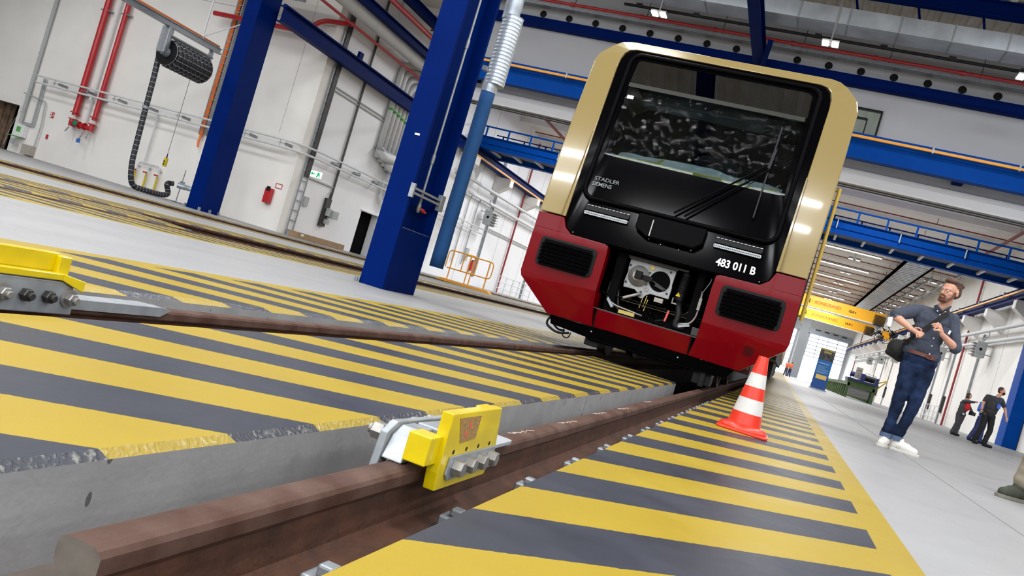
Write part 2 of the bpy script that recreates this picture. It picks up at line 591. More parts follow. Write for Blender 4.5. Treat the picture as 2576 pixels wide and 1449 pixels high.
def rrect(u0_, u1_, v0_, v1_, r, n=5):
    pts = []
    for cx, cy_, a0 in ((u1_ - r, v1_ - r, 0), (u0_ + r, v1_ - r, 90), (u0_ + r, v0_ + r, 180), (u1_ - r, v0_ + r, 270)):
        for i in range(n + 1):
            a = rad(a0 + 90 * i / n)
            pts.append((cx + r * math.cos(a), cy_ + r * math.sin(a)))
    return pts
def arc(pts, r, n=4):
    """round the corners of a polyline"""
    pts = [Vector(p) for p in pts]
    out = [pts[0]]
    for i in range(1, len(pts) - 1):
        p = pts[i]
        a = (pts[i - 1] - p); b = (pts[i + 1] - p)
        q = min(r, a.length * 0.45, b.length * 0.45)
        a = p + a.normalized() * q; b = p + b.normalized() * q
        for k in range(n + 1):
            t = k / n
            out.append(a * (1 - t) ** 2 + p * 2 * t * (1 - t) + b * t * t)
    out.append(pts[-1])
    return out

# ================================================================ SETTING: floor with slots, slabs and pits
Y0, YE, YF, YS = -25.0, 9.4, 170.0, 9.4
def floor_strip(x0, x1, y0, y1, cl, cr, depth=0.185, endf=False, name='floor'):
    """slab top between x0 and x1; cl / cr: chamfer width on each side (0 = none); sides drop by depth"""
    b = MB()
    ch = 0.015
    a0, a1 = x0 + cl, x1 - cr
    b.mi = 0
    b.add([(a0, y0, 0), (a1, y0, 0), (a1, y1, 0), (a0, y1, 0)], [(0, 1, 2, 3)])
    b.mi = 1
    if cl: b.add([(x0, y0, -ch), (a0, y0, 0), (a0, y1, 0), (x0, y1, -ch)], [(0, 1, 2, 3)])
    if cr: b.add([(a1, y0, 0), (x1, y0, -ch), (x1, y1, -ch), (a1, y1, 0)], [(0, 1, 2, 3)])
    b.mi = 2
    zl, zr = (-ch if cl else 0), (-ch if cr else 0)
    b.add([(x0, y0, -depth), (x0, y0, zl), (x0, y1, zl), (x0, y1, -depth)], [(0, 1, 2, 3)])
    b.add([(x1, y0, zr), (x1, y0, -depth), (x1, y1, -depth), (x1, y1, zr)], [(0, 1, 2, 3)])
    if endf:
        b.add([(x0, y1, -1.3), (x0, y1, zl), (a0, y1, 0), (a1, y1, 0), (x1, y1, zr), (x1, y1, -1.3)], [(0, 1, 2, 3, 4, 5)])
    b.add([(x0, y0, -depth), (x1, y0, -depth), (x1, y0, 0), (x0, y0, 0)], [(0, 1, 2, 3)])
    return struct(b.build(name, ['floor', 'chamfer', 'cside']))
edges = []
xr = 60.0
for i, c in enumerate(TR):
    floor_strip(c + 0.991, xr, Y0, YF + 6, 0.0 if i == 0 else 0.04, 0.04 if i else 0.0)
    floor_strip(c - 0.496, c + 0.496, Y0, YS, 0.016, 0.016, endf=True)
    xr = c - 1.011
floor_strip(-60, xr, Y0, YF + 6, 0.0, 0.04)
for c in TR:
    for sx in (1, -1):
        b = MB()
        x0, x1 = sorted((c + sx * 0.49, c + sx * 1.02))
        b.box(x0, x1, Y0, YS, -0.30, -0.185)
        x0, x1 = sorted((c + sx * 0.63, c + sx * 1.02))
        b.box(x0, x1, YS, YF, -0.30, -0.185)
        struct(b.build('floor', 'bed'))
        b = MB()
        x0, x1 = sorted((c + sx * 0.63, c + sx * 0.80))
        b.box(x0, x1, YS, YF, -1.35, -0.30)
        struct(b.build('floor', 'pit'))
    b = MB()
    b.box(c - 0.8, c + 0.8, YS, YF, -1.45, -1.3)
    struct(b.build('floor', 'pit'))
b = MB()
b.box(1.36, 1.372, 2, YF, 0.0, 0.0012)
struct(b.build('trim_1', 'crack'))
# formwork seam in the slab's side and thin pale lines across the hall floor
b = MB()
b.box(-1.001, -0.9985, 4.92, 4.926, -0.18, -0.016)
struct(b.build('trim_2', 'crack'))
for k, yy in enumerate((19.0, 20.6, 22.4, 24.5, 27.0)):
    b = MB()
    b.box(1.9, 11.0, yy, yy + 0.018, 0.0, 0.0012)
    struct(b.build('trim_3', 'paleline'))

# ---------------------------------------------------------------- rails
def rail_profile():
    h = [(-0.036, -0.012), (-0.030, -0.004), (-0.018, -0.0005), (0, 0.0), (0.018, -0.0005), (0.030, -0.004), (0.036, -0.012),
         (0.0355, -0.036), (0.031, -0.042), (0.012, -0.050), (0.0085, -0.062), (0.0085, -0.135), (0.016, -0.147), (0.075, -0.160), (0.075, -0.172),
         (-0.075, -0.172), (-0.075, -0.160), (-0.016, -0.147), (-0.0085, -0.135), (-0.0085, -0.062), (-0.012, -0.050), (-0.031, -0.042), (-0.0355, -0.036)]
    return h
RP = rail_profile()
def rail(x, y0, y1, label, group=None, clips=0):
    b = MB()
    n = len(RP)
    vs = [(x + u, y0, v) for u, v in RP] + [(x + u, y1, v) for u, v in RP]
    for i in range(n):
        j = (i + 1) % n
        b.mi = 0 if (i <= 8 or i >= 20) else 1
        b.add([vs[i], vs[j], vs[n + j], vs[n + i]], [(0, 1, 2, 3)])
    b.mi = 2
    b.add(vs[:n], [tuple(range(n))])
    b.add(vs[n:], [tuple(range(n))])
    o = b.build('rail', ['rail', 'railweb', 'railcut'], bevel=0)
    for p in o.data.polygons: p.use_smooth = True
    o.data.set_sharp_from_angle(angle=rad(30))
    tag(o, label, 'rail', group)
    if clips:
        me = None
        for k in range(clips):
            for sx in (1, -1):
                if me is None:
                    q = MB()
                    q.box(-0.042, 0.036, -0.032, 0.032, 0.0, 0.03)
                    q.box(-0.02, 0.012, -0.018, 0.018, 0.03, 0.052)
                    ob = q.build('rail_clip', 'galv', o, bevel=0.005)
                    me = ob.data
                    org = wloc(o)
                    for v in me.vertices: v.co += org
                else:
                    ob = bpy.data.objects.new('rail_clip', me)
                    C.objects.link(ob)
                    ob.parent = o
                    bv = ob.modifiers.new('bevel', 'BEVEL'); bv.width = 0.005; bv.segments = 1
                ob.location = Vector((x + sx * 0.115, 1.36 + k * 0.63, -0.152)) - wloc(o)
                ob.rotation_euler = (0, 0, 0 if sx > 0 else PI)
    return o
near_rail = rail(-0.743, 0.87, YF, 'brown rusty rail with sawn end at the lower left, carrying the upright yellow stop', clips=22)
for y0_, dx in ((2.68, 0.0), (3.3, 0.01), (4.0, 0.0), (4.6, 0.01), (5.6, 0.0)):
    b = MB(); pts = [(-0.765 + dx + 0.013 * (k % 2) + 0.002 * k, y0_ + 0.03 * k + 0.02 * math.sin(k * 2.1), 0.0006) for k in range(8)]
    b.tube(pts, 0.0012, 4); b.build('chalk_mark', mat('chalk', (0.5, 0.45, 0.4), 0.9), near_rail)
rail(-2.250, 0.87, YF, 'brown rusty rail left of the striped centre slab, under the left train wheel', clips=14)
rail(TR[1] + 0.7535, Y0, YF, 'dark brown rail just behind the blue column foot, near rail of the second track')
rail(TR[1] - 0.7535, Y0, YF, 'dark brown rail of the second track, farther of its two rails')
rail(TR[2] + 0.7535, Y0, YF, 'thin brown rail of the track nearest the cream wall, on its near side')
rail(TR[2] - 0.7535, Y0, YF, 'thin brown rail closest of all to the cream wall')

# ---------------------------------------------------------------- walls
HZ = 12.2
b = MB()
b.box(-60, -37.4, 29, 29.5, 0, HZ); b.box(-35.1, -20, 29, 29.5, 0, HZ); b.box(-37.4, -35.1, 29, 29.5, 2.14, HZ)
wb = struct(b.build('wall_back', 'wall'))
b = MB(); b.box(-37.4, -35.1, 32.0, 32.1, 0, 2.2); b.box(-37.4, -37.38, 29.5, 32, 0, 2.2); b.box(-35.12, -35.1, 29.5, 32, 0, 2.2)
wp = struct(b.build('wall_passage', 'wall', wb))
b = MB()
for i in range(6): b.box(-37.4 + i * 0.22, -37.2 + i * 0.22, 29.6 + 0.05 * (i % 2), 29.7, 0, 2.14)
o = b.build('door_1', 'wood', wb)
b = MB(); b.box(-41, -35.0, 32.0, 32.1, 0, 2.6); b.box(-41, -37.38, 29.5, 32, 0, 2.6); b.box(-41, -35.0, 29.5, 32.1, 2.3, 2.6)
b.build('passage_light_block', 'wall', wb)  # added box keeps sky light from leaking into the passage
b = MB()
b.box(-20.5, -20, 29.5, 35.1, 0, HZ); b.box(-20.5, -20, 36.9, YF, 0, HZ); b.box(-20.5, -20, 35.1, 36.9, 2.04, HZ)
wl = struct(b.build('wall_left', 'wallw'))
b = MB(); b.box(-20.46, -20.40, 35.1, 36.9, 0, 2.04)
struct(b.build('door_2', 'matte', wl))
b = MB(); b.box(-20.0, -19.93, 36.9, 37.05, 0, 2.1); b.box(-20.0, -19.93, 35.0, 37.05, 2.04, 2.12)
struct(b.build('door_frame', 'wallw', wl))
b = MB(); b.box(-14, 60, 29, 29.6, 6.93, HZ)
wu = struct(b.build('wall_upper', 'wallg'))
b = MB(); b.box(11, 11.4, 29.6, YF, 0, HZ); b.box(11, 60, 29, 29.6, 0, 6.93)
wr = struct(b.build('wall_right', 'wall'))
b = MB(); b.box(-14, 45, 28.88, 29.0, 6.93, 7.40)
struct(b.build('lit_band', 'wallw'))  # white box stands in for the light on the wall's lower edge
for k in range(2):
    b = MB(); b.box(-14, 45, 28.93, 28.97, 6.78 + k * 0.07, 6.81 + k * 0.07)
    b.build('cable_trunking', 'black', wu)
# wall joints
def strips(parent, mt, lst, name='panel_joint'):
    for s in lst:
        b = MB(); b.box(*s); b.build(name, mt, parent)
strips(wb, 'joint', [(-60, -20, 28.992, 29, z, z + 0.02) for z in (8.6,)] + [(x, x + 0.015, 28.994, 29, 3.9, HZ) for x in (-46, -21.2)])
strips(wl, 'joint', [(-20, -19.992, y, y + 0.02, 0, HZ) for y in (42, 48, 54, 60, 66, 72, 84, 96, 108, 120)])
strips(wr, 'joint', [(10.992, 11, y, y + 0.03, 0, 9.0) for y in range(48, 160, 5)])
# round sleeve holes in the upper wall
hm = None
for k in range(34):
    x = -12.6 + k * 1.03
    if abs(x + 3.42) < 0.6: continue
    if hm is None:
        b = MB(); b.lathe((x, 28.99, 10.62), (0, -1, 0), [(0, 0.125), (0.02, 0.125), (0.02, 0.105), (0.004, 0.10)], 18)
        ho = b.build('sleeve_hole', 'black', wu); hm = ho.data; hx = x
    else:
        ho = bpy.data.objects.new('sleeve_hole', hm); C.objects.link(ho); ho.parent = wu; ho.location = (x - hx, 0, 0)
# window strip between the halls (glazed opening, seen past the train's shoulder)
wn = thing('window_1', 'x', 'window', (0.6, 28.95, 8.35)); del wn['label']; del wn['category']; wn['kind'] = 'structure'
b = MB(); b.ring([(-0.3, 8.35), (0.78, 8.35), (0.78, 9.45), (-0.3, 9.45)], [(-0.24, 8.42), (0.72, 8.42), (0.72, 9.39), (-0.24, 9.39)], 'xz', 28.9, 28.99)
b.box(0.35, 0.39, 28.9, 28.99, 8.4, 9.1); b.box(-0.25, 0.37, 28.9, 28.99, 9.08, 9.13)
b.build('window_frame', 'black', wn)
b = MB(); b.box(-0.24, 0.72, 28.97, 28.985, 8.42, 9.39)
b.build('window_pane', mat('reflecting_pane', (0.5, 0.6, 0.62), 0.05, 0.9), wn)
# far wall with gates
b = MB()
b.box(-20, -7.2, YF, YF + 0.4, 0, HZ); b.box(0.9, 3.3, YF, YF + 0.4, 0, HZ); b.box(10.3, 11.4, YF, YF + 0.4, 0, HZ)
b.box(-7.2, 0.9, YF, YF + 0.4, 9.0, HZ); b.box(3.3, 10.3, YF, YF + 0.4, 8.9, HZ)
wf = struct(b.build('wall_far', 'wallw'))
def gate(n, x0, x1, zt, zo):
    g = thing(n, 'x', 'door', ((x0 + x1) / 2, YF, 0)); del g['label']; del g['category']; g['kind'] = 'structure'
    b = MB()
    for z in [zo + i * (zt - zo) / 6 for i in range(7)]:
        b.box(x0, x1, YF + 0.1, YF + 0.22, z - 0.06, z + 0.06)
    for i in range(5):
        x = x0 + (x1 - x0) * i / 4
        b.box(x - 0.05, x + 0.05, YF + 0.1, YF + 0.22, zo, zt)
    b.build('gate_frame', 'galv', g)
    b = MB(); b.box(x0 - 0.35, x0, YF - 0.3, YF, 0, zt + 0.3); b.box(x1, x1 + 0.35, YF - 0.3, YF, 0, zt + 0.3)
    b.box(x0 - 0.3, x1 + 0.3, YF - 0.8, YF - 0.1, zt, zt + 1.1)
    b.build('gate_housing', 'galv', g)
    b = MB()
    for i in range(4):
        b.box(x0 + 0.8 + i * 1.6, x0 + 1.7 + i * 1.6, YF - 0.84, YF - 0.8, zt + 0.75, zt + 0.95)
    b.build('gate_vent', 'black', g)
    b = MB(); b.box(x0, x1, YF + 0.15, YF + 0.17, zo, zt); b.build('pane', 'glass', g)
gate('door_3', 3.3, 10.3, 8.9, 4.6)
gate('door_4', -7.2, 0.9, 9.0, 0.0)
# wall behind the camera, with unseen gates added, open at the top for daylight
b = MB()
xs = [-60, -29, -23, -16, -10, -4.5, 1.5, 7, 13, 19, 25, 60]
for i in range(0, len(xs) - 1):
    if i % 2 == 0: b.box(xs[i], xs[i + 1], Y0 - 0.4, Y0, 0, HZ)
    else:
        b.box(xs[i], xs[i + 1], Y0 - 0.4, Y0, 6.5, HZ); b.box(xs[i], xs[i + 1], Y0 - 0.4, Y0 - 0.25, 0, 3.9)
wfr = struct(b.build('wall_front', 'wallg'))
for i in range(1, len(xs) - 1, 2):
    b = MB()
    for z in (0.1, 1.3, 2.6, 3.9, 5.2, 6.4): b.box(xs[i], xs[i + 1], Y0 - 0.25, Y0 - 0.1, z - 0.05, z + 0.05)
    for k in range(5):
        x = xs[i] + (xs[i + 1] - xs[i]) * k / 4
        b.box(x - 0.04, x + 0.04, Y0 - 0.25, Y0 - 0.1, 0, 6.5)
    b.build('gate_frame', 'galv', wfr)
b = MB(); b.box(-60.4, -60, Y0, 29.4, 0, HZ); struct(b.build('wall_outer_left', 'wall'))
b = MB(); b.box(60, 60.4, Y0, 29.4, 0, HZ); struct(b.build('wall_outer_right', 'wall'))

# ---------------------------------------------------------------- roofs
b = MB()
prof = []
x = -60.0
while x < 60:
    prof += [(x, HZ), (x + 0.16, HZ), (x + 0.20, HZ + 0.09), (x + 0.34, HZ + 0.09)]
    x += 0.38
vs = [(u, Y0, v) for u, v in prof] + [(u, 29.6, v) for u, v in prof]
n = len(prof)
b.add(vs, [(i, i + 1, n + i + 1, n + i) for i in range(n - 1)])
b.add([(-60, Y0, HZ + .3), (60, Y0, HZ + .3), (60, 29.6, HZ + .3), (-60, 29.6, HZ + .3)], [(0, 1, 2, 3)])
o = struct(b.build('ceiling', 'corr'))
b = MB(); b.box(-20.5, 11.4, 29.6, YF, 11.6, 11.9)
cl = struct(b.build('ceiling', 'ceil'))
for k in range(30):
    y = 33.5 + k * 4.5
    b = MB(); b.box(-20, 11, y, y + 0.22, 11.28, 11.6)
    b.build('ceiling_rib', 'ceil', cl)
# ---------------------------------------------------------------- high bay steelwork (things above the train)
t = thing('roof_girder', 'blue roof girder running out from the wall above the train roof', 'girder', (-3.42, 2, 10.0))
b = MB(); b.box(-3.6, -3.25, Y0, 28.95, 10.0, 10.04); b.box(-3.6, -3.25, Y0, 28.95, 10.37, 10.41); b.box(-3.44, -3.41, Y0, 28.95, 10.04, 10.37)
b.build('beam', 'blue', t)
b = MB(); b.box(-3.55, -3.3, 28.75, 28.98, 9.5, 10.0); b.bar((-3.3, 28.4, 9.7), (-3.0, 26.2, 10.05), 0.16, 0.16)
b.build('bracket', 'blue', t)
for k, x in enumerate((-27.4, 20.6)):
    d = dup(t, (x, 2, 10.0), 'blue roof girder out of frame to the ' + ('left' if k == 0 else 'right'))
for k, y in enumerate((25.9, 14.0, 3.0, -7.5, -15.0)):
    b = MB(); b.box(-58, 58, y - 0.12, y + 0.12, 11.72, 11.76); b.box(-58, 58, y - 0.12, y + 0.12, 12.15, 12.19); b.box(-58, 58, y - 0.02, y + 0.02, 11.76, 12.15)
    o = b.build('roof_beam', 'blue')
    tag(o, ('blue roof beam at the top right corner above the big square duct', 'blue roof beam above the train front, out of frame', 'blue roof beam over the wheel stops, out of frame', 'blue roof beam just behind the viewer', 'blue roof beam near the gates behind the viewer')[k], 'beam')
for k in range(4):
    x = -0.9 + k * 1.75
    b = MB(); b.bar((x - 0.15, 26.03, 12.1), (x + 0.1, 26.3, 11.47), 0.05, 0.05)
    tag(b.build('hanger_rod', 'blue'), 'thin blue hanger rod above the square duct, number %s from the left' % ('one', 'two', 'three', 'four')[k], 'rod', 'hanger rods of the square duct')
# square duct in sections
t = thing('ventilation_duct', 'large square galvanised ventilation duct running across the top right', 'duct', (10, 26.5, 10.9))
sm = None
for k in range(26):
    x = -8.2 + k * 1.45
    if sm is None:
        b = MB(); b.box(x, x + 1.43, 26.1, 27.0, 10.93, 11.43)
        o = b.build('duct_section', 'duct', t, bevel=0.03); sm = o.data
        b = MB(); b.ring([(26.07, 10.9), (27.03, 10.9), (27.03, 11.46), (26.07, 11.46)], [(26.1, 10.93), (27.0, 10.93), (27.0, 11.43), (26.1, 11.43)], 'yz', x + 1.42, x + 1.46)
        f = b.build('flange', 'galv', t); fm = f.data
    else:
        for nm, me in (('duct_section', sm), ('flange', fm)):
            o = bpy.data.objects.new(nm, me); C.objects.link(o); o.parent = t; o.location = (k * 1.45, 0, 0)
# pipes along the upper wall
b = MB(); b.tube([(-14, 28.34, 10.92), (40, 28.34, 10.92)], 0.055, 10)
for k in range(20): b.lathe((-13 + k * 2.6, 28.34, 10.92), (1, 0, 0), [(0, 0.075), (0.12, 0.075)], 10)
tag(b.build('sprinkler_pipe', 'red', smooth=True), 'dark red pipe running across under the square duct', 'pipe')
b = MB(); b.tube([(-7.9, 26.4, 10.53), (40, 26.4, 10.53)], 0.05, 8)
for k in range(25): b.box(-7.5 + k * 1.9, -7.3 + k * 1.9, 26.35, 26.45, 10.5, 10.62)
tag(b.build('busbar', 'black'), 'black lighting busbar carrying the bright twin lamps', 'busbar')
t = thing('cable_tray', 'long grey perforated cable tray below the dark red pipe', 'tray', (13, 28.55, 10.75))
b = MB(); b.box(-14, 40, 28.42, 28.72, 10.75, 10.765); b.box(-14, 40, 28.41, 28.425, 10.75, 10.86); b.box(-14, 40, 28.715, 28.73, 10.75, 10.86)
b.build('tray_channel', 'galv', t)
for k in range(18):
    b = MB(); b.bar((-13 + k * 2.7, 28.5, 10.75), (-13 + k * 2.7, 28.5, 12.15), 0.02, 0.02); b.build('threaded_rod', 'darksteel', t)
# blue beams on the upper wall
b = MB(); b.box(-14, 45, 28.75, 28.98, 10.05, 10.41)
tag(b.build('wall_beam', 'blue'), 'narrow blue beam along the grey wall under the row of round holes', 'beam')
t = thing('crane_runway', 'deep blue crane runway beam with amber strip crossing behind the train', 'beam', (15, 28.0, 7.5))
b = MB(); b.box(-14, 45, 27.85, 28.2, 8.24, 8.29); b.box(-14, 45, 27.85, 28.2, 7.52, 7.57); b.box(-14, 45, 28.01, 28.05, 7.57, 8.24)
b.box(-14, 45, 27.93, 28.0, 8.29, 8.34)
b.build('beam', 'blueb', t)
b = MB(); b.box(-12.9, 45, 27.70, 27.78, 8.13, 8.21); b.build('conductor_rail', 'amber', t)
for k in range(22):
    b = MB(); b.box(-12 + k * 2.4, -11.95 + k * 2.4, 27.69, 27.86, 8.1, 8.27); b.build('conductor_bracket', 'galv', t)
for k in range(10):
    b = MB(); b.box(-13.5 + k * 5.6, -13.2 + k * 5.6, 28.2, 28.98, 7.6, 8.0); b.build('bracket', 'blue', t)
# twin lamps
t = thing('twin_lamp', 'bright twin lamp under the busbar left of the blue girder', 'lamp', (-6.6, 26.0, 10.2), 'twin lamps under the busbar')
b = MB(); b.box(-6.85, -6.35, 25.9, 26.3, 10.26, 10.33); b.box(-6.62, -6.58, 26.03, 26.07, 10.3, 12.19); b.build('lamp_body', 'lampcase', t)
for dx in (-0.14, 0.14):
    b = MB(); b.box(-6.6 + dx - 0.09, -6.6 + dx + 0.09, 25.86, 26.25, 10.235, 10.262); b.build('diffuser', 'tube', t)
dup(t, (-1.28, 26.0, 10.2), 'bright twin lamp under the busbar right of the blue girder')
dup(t, (4.05, 26.0, 10.2), 'bright twin lamp at the right frame edge below the duct')

# ================================================================ WHEEL STOPS
def hexbolt(b, c, axis, r, h, shank=0.0, sr=None, washer=0.0):
    ax = Vector(axis)
    c = Vector(c)
    if washer:
        b.lathe(c, ax, [(0, r * 1.45), (washer, r * 1.45)], 20)
        c = c + ax * washer
    b.lathe(c, ax, [(0, r * 0.97), (0.0005, r), (h * 0.86, r), (h, r * 0.86)], 6)
    if shank:
        b.lathe(c + ax * h, ax, [(0, sr), (shank * 0.85, sr), (shank, sr * 0.85)], 14)
st = thing('wheel_stop', 'upright yellow wheel stop with worn label clamped on the near rail', 'wheel stop', (-0.71, 2.0, -0.04))
b = MB()
b.prism([(1.849, -0.045), (2.195, -0.045), (2.205, -0.027), (2.252, -0.02), (2.192, 0.143), (1.836, 0.143), (1.838, 0.0)], 'yz', -0.69, -0.66)
b.build('side_plate', 'yplate', st, bevel=0.002)
for nm, bx in (('end_lug', (-0.73, -0.672, 1.772, 1.842, 0.018, 0.086)), ('end_lug', (-0.735, -0.685, 2.19, 2.275, 0.072, 0.128))):
    b = MB(); b.box(*bx); b.build(nm, 'yplate', st, bevel=0.003)
b = MB(); b.prism([(1.93, 0.065), (2.035, 0.07), (2.035, 0.13), (1.885, 0.131)], 'yz', -0.6598, -0.6590)
b.build('label_plate', 'sticker', st)
b = MB(); b.lathe((-0.659, 1.955, 0.087), (1, 0, 0), [(0, 0.008), (0.0006, 0.008)], 14); b.lathe((-0.659, 1.97, 0.109), (1, 0, 0), [(0, 0.008), (0.0006, 0.008)], 14)
b.build('label_emblem', mat('label_red', (0.6, 0.08, 0.07), 0.6), st)
b = MB()
for k in range(4): b.lathe((-0.6598, 1.905 + k * 0.087, 0.0455), (1, 0, 0), [(0, 0.006), (0.0007, 0.006)], 12)
b.build('drilled_hole', 'black', st)
b = MB(); b.prism([(1.882, -0.008), (1.90, -0.024), (2.215, -0.024), (2.222, -0.012), (2.216, 0.036), (1.886, 0.036)], 'yz', -0.66, -0.654)
b.build('washer_strip', 'galv', st, bevel=0.002)
for k in range(4):
    b = MB(); hexbolt(b, (-0.654, 1.925 + k * 0.083, 0.008), (1, 0, 0), 0.021, 0.026)
    b.build('bolt', 'steel', st, bevel=0.0015)
b = MB()
b.prism([(1.79, 0.001), (1.93, 0.001), (1.93, 0.075), (1.86, 0.075), (1.82, 0.055)], 'yz', -0.79, -0.735)
b.prism([(1.93, 0.001), (2.24, 0.001), (2.22, 0.07), (1.93, 0.08)], 'yz', -0.78, -0.70)
b.build('wedge_block', 'galv', st, bevel=0.004)
b = MB(); b.prism([(1.78, -0.06), (1.87, -0.06), (1.865, -0.025), (1.835, -0.015), (1.835, 0.02), (1.93, 0.03), (2.24, 0.03), (2.22, 0.075), (1.84, 0.082), (1.795, 0.06)], 'yz', -0.81, -0.79)
b.build('inner_jaw', 'galv', st, bevel=0.003)
for k in range(4):
    b = MB(); hexbolt(b, (-0.81, 1.82 + k * 0.105, 0.05), (-1, 0, 0), 0.022, 0.03, 0.01, 0.012)
    b.build('bolt', 'steel', st, bevel=0.001)
b = MB(); b.prism(rrect(-0.775, -0.695, 2.2, 2.52, 0.02), 'xy', 0.001, 0.012)
b.build('tongue_plate', mat('pale_galvanised', (0.42, 0.45, 0.48), 0.4, 0.35, var=0.1), st, bevel=0.001)

s2 = thing('wheel_stop', 'yellow wheel stop cut off by the left edge, clamped on the far rail', 'wheel stop', (-2.2, 1.8, -0.04))
b = MB(); b.prism([(1.1, -0.036), (2.185, -0.036), (2.185, 0.03), (2.165, 0.055), (2.12, 0.072), (1.1, 0.075)], 'yz', -2.196, -2.17)
b.build('side_plate', 'galv', s2, bevel=0.004)
b = MB(); b.box(-2.2, -2.163, 1.1, 2.11, 0.076, 0.098)
b.add([(-2.2, 2.11, 0.076), (-2.163, 2.11, 0.076), (-2.163, 2.11, 0.098), (-2.2, 2.11, 0.098), (-2.2, 2.19, 0.045), (-2.15, 2.19, 0.045), (-2.15, 2.19, 0.083), (-2.2, 2.19, 0.083)],
      [(0, 1, 2, 3), (4, 7, 6, 5), (0, 4, 5, 1), (1, 5, 6, 2), (2, 6, 7, 3), (3, 7, 4, 0)])
b.build('ledge', 'yplate', s2, bevel=0.003)
b = MB(); b.box(-2.225, -2.195, 1.1, 2.10, 0.098, 0.158); b.box(-2.225, -2.175, 2.09, 2.135, 0.09, 0.152)
b.build('web_plate', 'yplate', s2, bevel=0.003)
for k in range(5):
    y = 2.155 - k * 0.083
    b = MB()
    hexbolt(b, (-2.17, y, 0.02), (1, 0, 0), 0.021, 0.024, 0.014, 0.012, washer=0.006 if k in (0, 3) else 0.0)
    b.build('bolt', 'steel' if k in (0, 3) else 'darksteel', s2, bevel=0.001)
b = MB()
b.prism([(2.16, 0.001), (2.69, 0.001), (2.69, 0.004), (2.6, 0.012), (2.16, 0.012)], 'yz', -2.29, -2.212)
b.prism([(2.16, -0.024), (2.64, -0.024), (2.69, 0.001), (2.66, 0.012), (2.16, 0.012)], 'yz', -2.212, -2.206)
b.build('tongue_plate', 'galv', s2, bevel=0.001)
b = MB(); b.prism([(1.1, 0.001), (2.16, 0.001), (2.16, 0.06), (1.1, 0.07)], 'yz', -2.29, -2.20); b.build('wedge_block', 'galv', s2)

# ================================================================ BLUE COLUMNS
col = thing('steel_column', 'large blue steel column between the first two tracks, beside the train', 'column', (-5.02, 10.05, 0))
b = MB(); b.box(-5.195, -4.85, 9.56, 9.62, 0, 9.5); b.box(-5.195, -4.85, 10.46, 10.52, 0, 9.5); b.box(-5.04, -5.01, 9.62, 10.46, 0, 9.5)
b.build('i_section', 'blue', col, bevel=0.004)
b = MB(); b.box(-4.875, -4.855, 9.62, 10.46, 0, 0.83); b.box(-5.01, -4.875, 9.62, 10.46, 0.81, 0.83)
b.build('infill_plate', 'blue', col)
b = MB(); b.box(-4.853, -4.851, 9.62, 10.46, 0.826, 0.832); b.build('weld_line', 'galv', col)
b = MB(); b.box(-5.24, -5.19, 9.55, 9.62, 0.0, 0.06)
for k in range(3): b.lathe((-5.25 + k * 0.03, 9.53, 0.0), (0, 0, 1), [(0, 0.012), (0.07, 0.012)], 8)
b.build('anchor_bolts', 'galv', col)
b = MB(); b.box(-5.03, -4.96, 9.553, 9.56, 2.0, 2.025); b.build('number_plate', 'whitem', col)
b = MB()
for dz in (0, 0.06): b.bar((-4.83, 9.54, 1.285 + dz), (-4.83, 10.46, 1.285 + dz), 0.04, 0.03)
b.box(-4.86, -4.8, 9.52, 9.56, 1.22, 1.4); b.box(-4.86, -4.79, 10.40, 10.5, 1.2, 1.42)
tag(b.build('pipe_bracket', 'galv', bevel=0.002), 'galvanised double rail bracket across the recess of the large column', 'bracket')
pp = thing('compressed_air_pipe', 'thin silver pipe with red tap in the recess of the large column', 'pipe', (-4.88, 10.0, 1.1))
b = MB(); b.tube([(-4.9, 10.0, 1.25), (-4.9, 10.0, 9.4)], 0.017, 10)
for z in (1.75, 3.33): b.lathe((-4.9, 10.0, z), (0, 0, 1), [(0, 0.025), (0.12, 0.025)], 12)
b.build('tube', 'galv', pp, smooth=True)
b = MB(); b.lathe((-4.9, 10.0, 1.08), (0, 0, 1), [(0, 0.016), (0.03, 0.03), (0.1, 0.03), (0.13, 0.02), (0.19, 0.022)], 12); b.build('valve', 'steel', pp, smooth=True)
b = MB(); b.box(-4.89, -4.86, 10.0, 10.12, 1.12, 1.15); b.box(-4.89, -4.83, 10.06, 10.12, 1.10, 1.125); b.build('tap_handle', 'red', pp, bevel=0.004)
hs = thing('extraction_duct', 'silver spiral duct with blue fabric sleeve hanging behind the large column', 'duct', (-4.70, 10.72, 0.45))
pr = [(-4.74, 10.73, 0.46 + k * 0.2) for k in range(14)]
b = MB(); b.tube(pr, [0.10 + (0.003 if k % 3 else 0.0) for k in range(14)], 20)
b.build('fabric_sleeve', 'bluecloth', hs, smooth='all')
b = MB()
b.tube([(-4.74, 10.73, z) for z in (3.0, 3.02, 3.05, 3.1, 3.2)], [0.106, 0.104, 0.112, 0.108, 0.108], 20)
b.tube([(-4.74, 10.73, z) for z in (4.05, 4.2, 4.22, 4.4, 9.0)], [0.118, 0.118, 0.125, 0.118, 0.118], 20)
b.build('collar', 'duct', hs, smooth=True)
b = MB()
pts, rs = [], []
z = 3.12
while z < 4.06:
    pts += [(-4.70, 10.75, z), (-4.70, 10.75, z + 0.008), (-4.70, 10.75, z + 0.04), (-4.70, 10.75, z + 0.048)]
    rs += [0.148, 0.144, 0.144, 0.148]
    z += 0.052
b.tube(pts, rs, 28)
b.build('spiral_duct', 'duct', hs, smooth=True)
b = MB(); b.box(-4.845, -4.78, 10.53, 10.62, 3.25, 3.31); b.build('clamp', 'galv', hs)

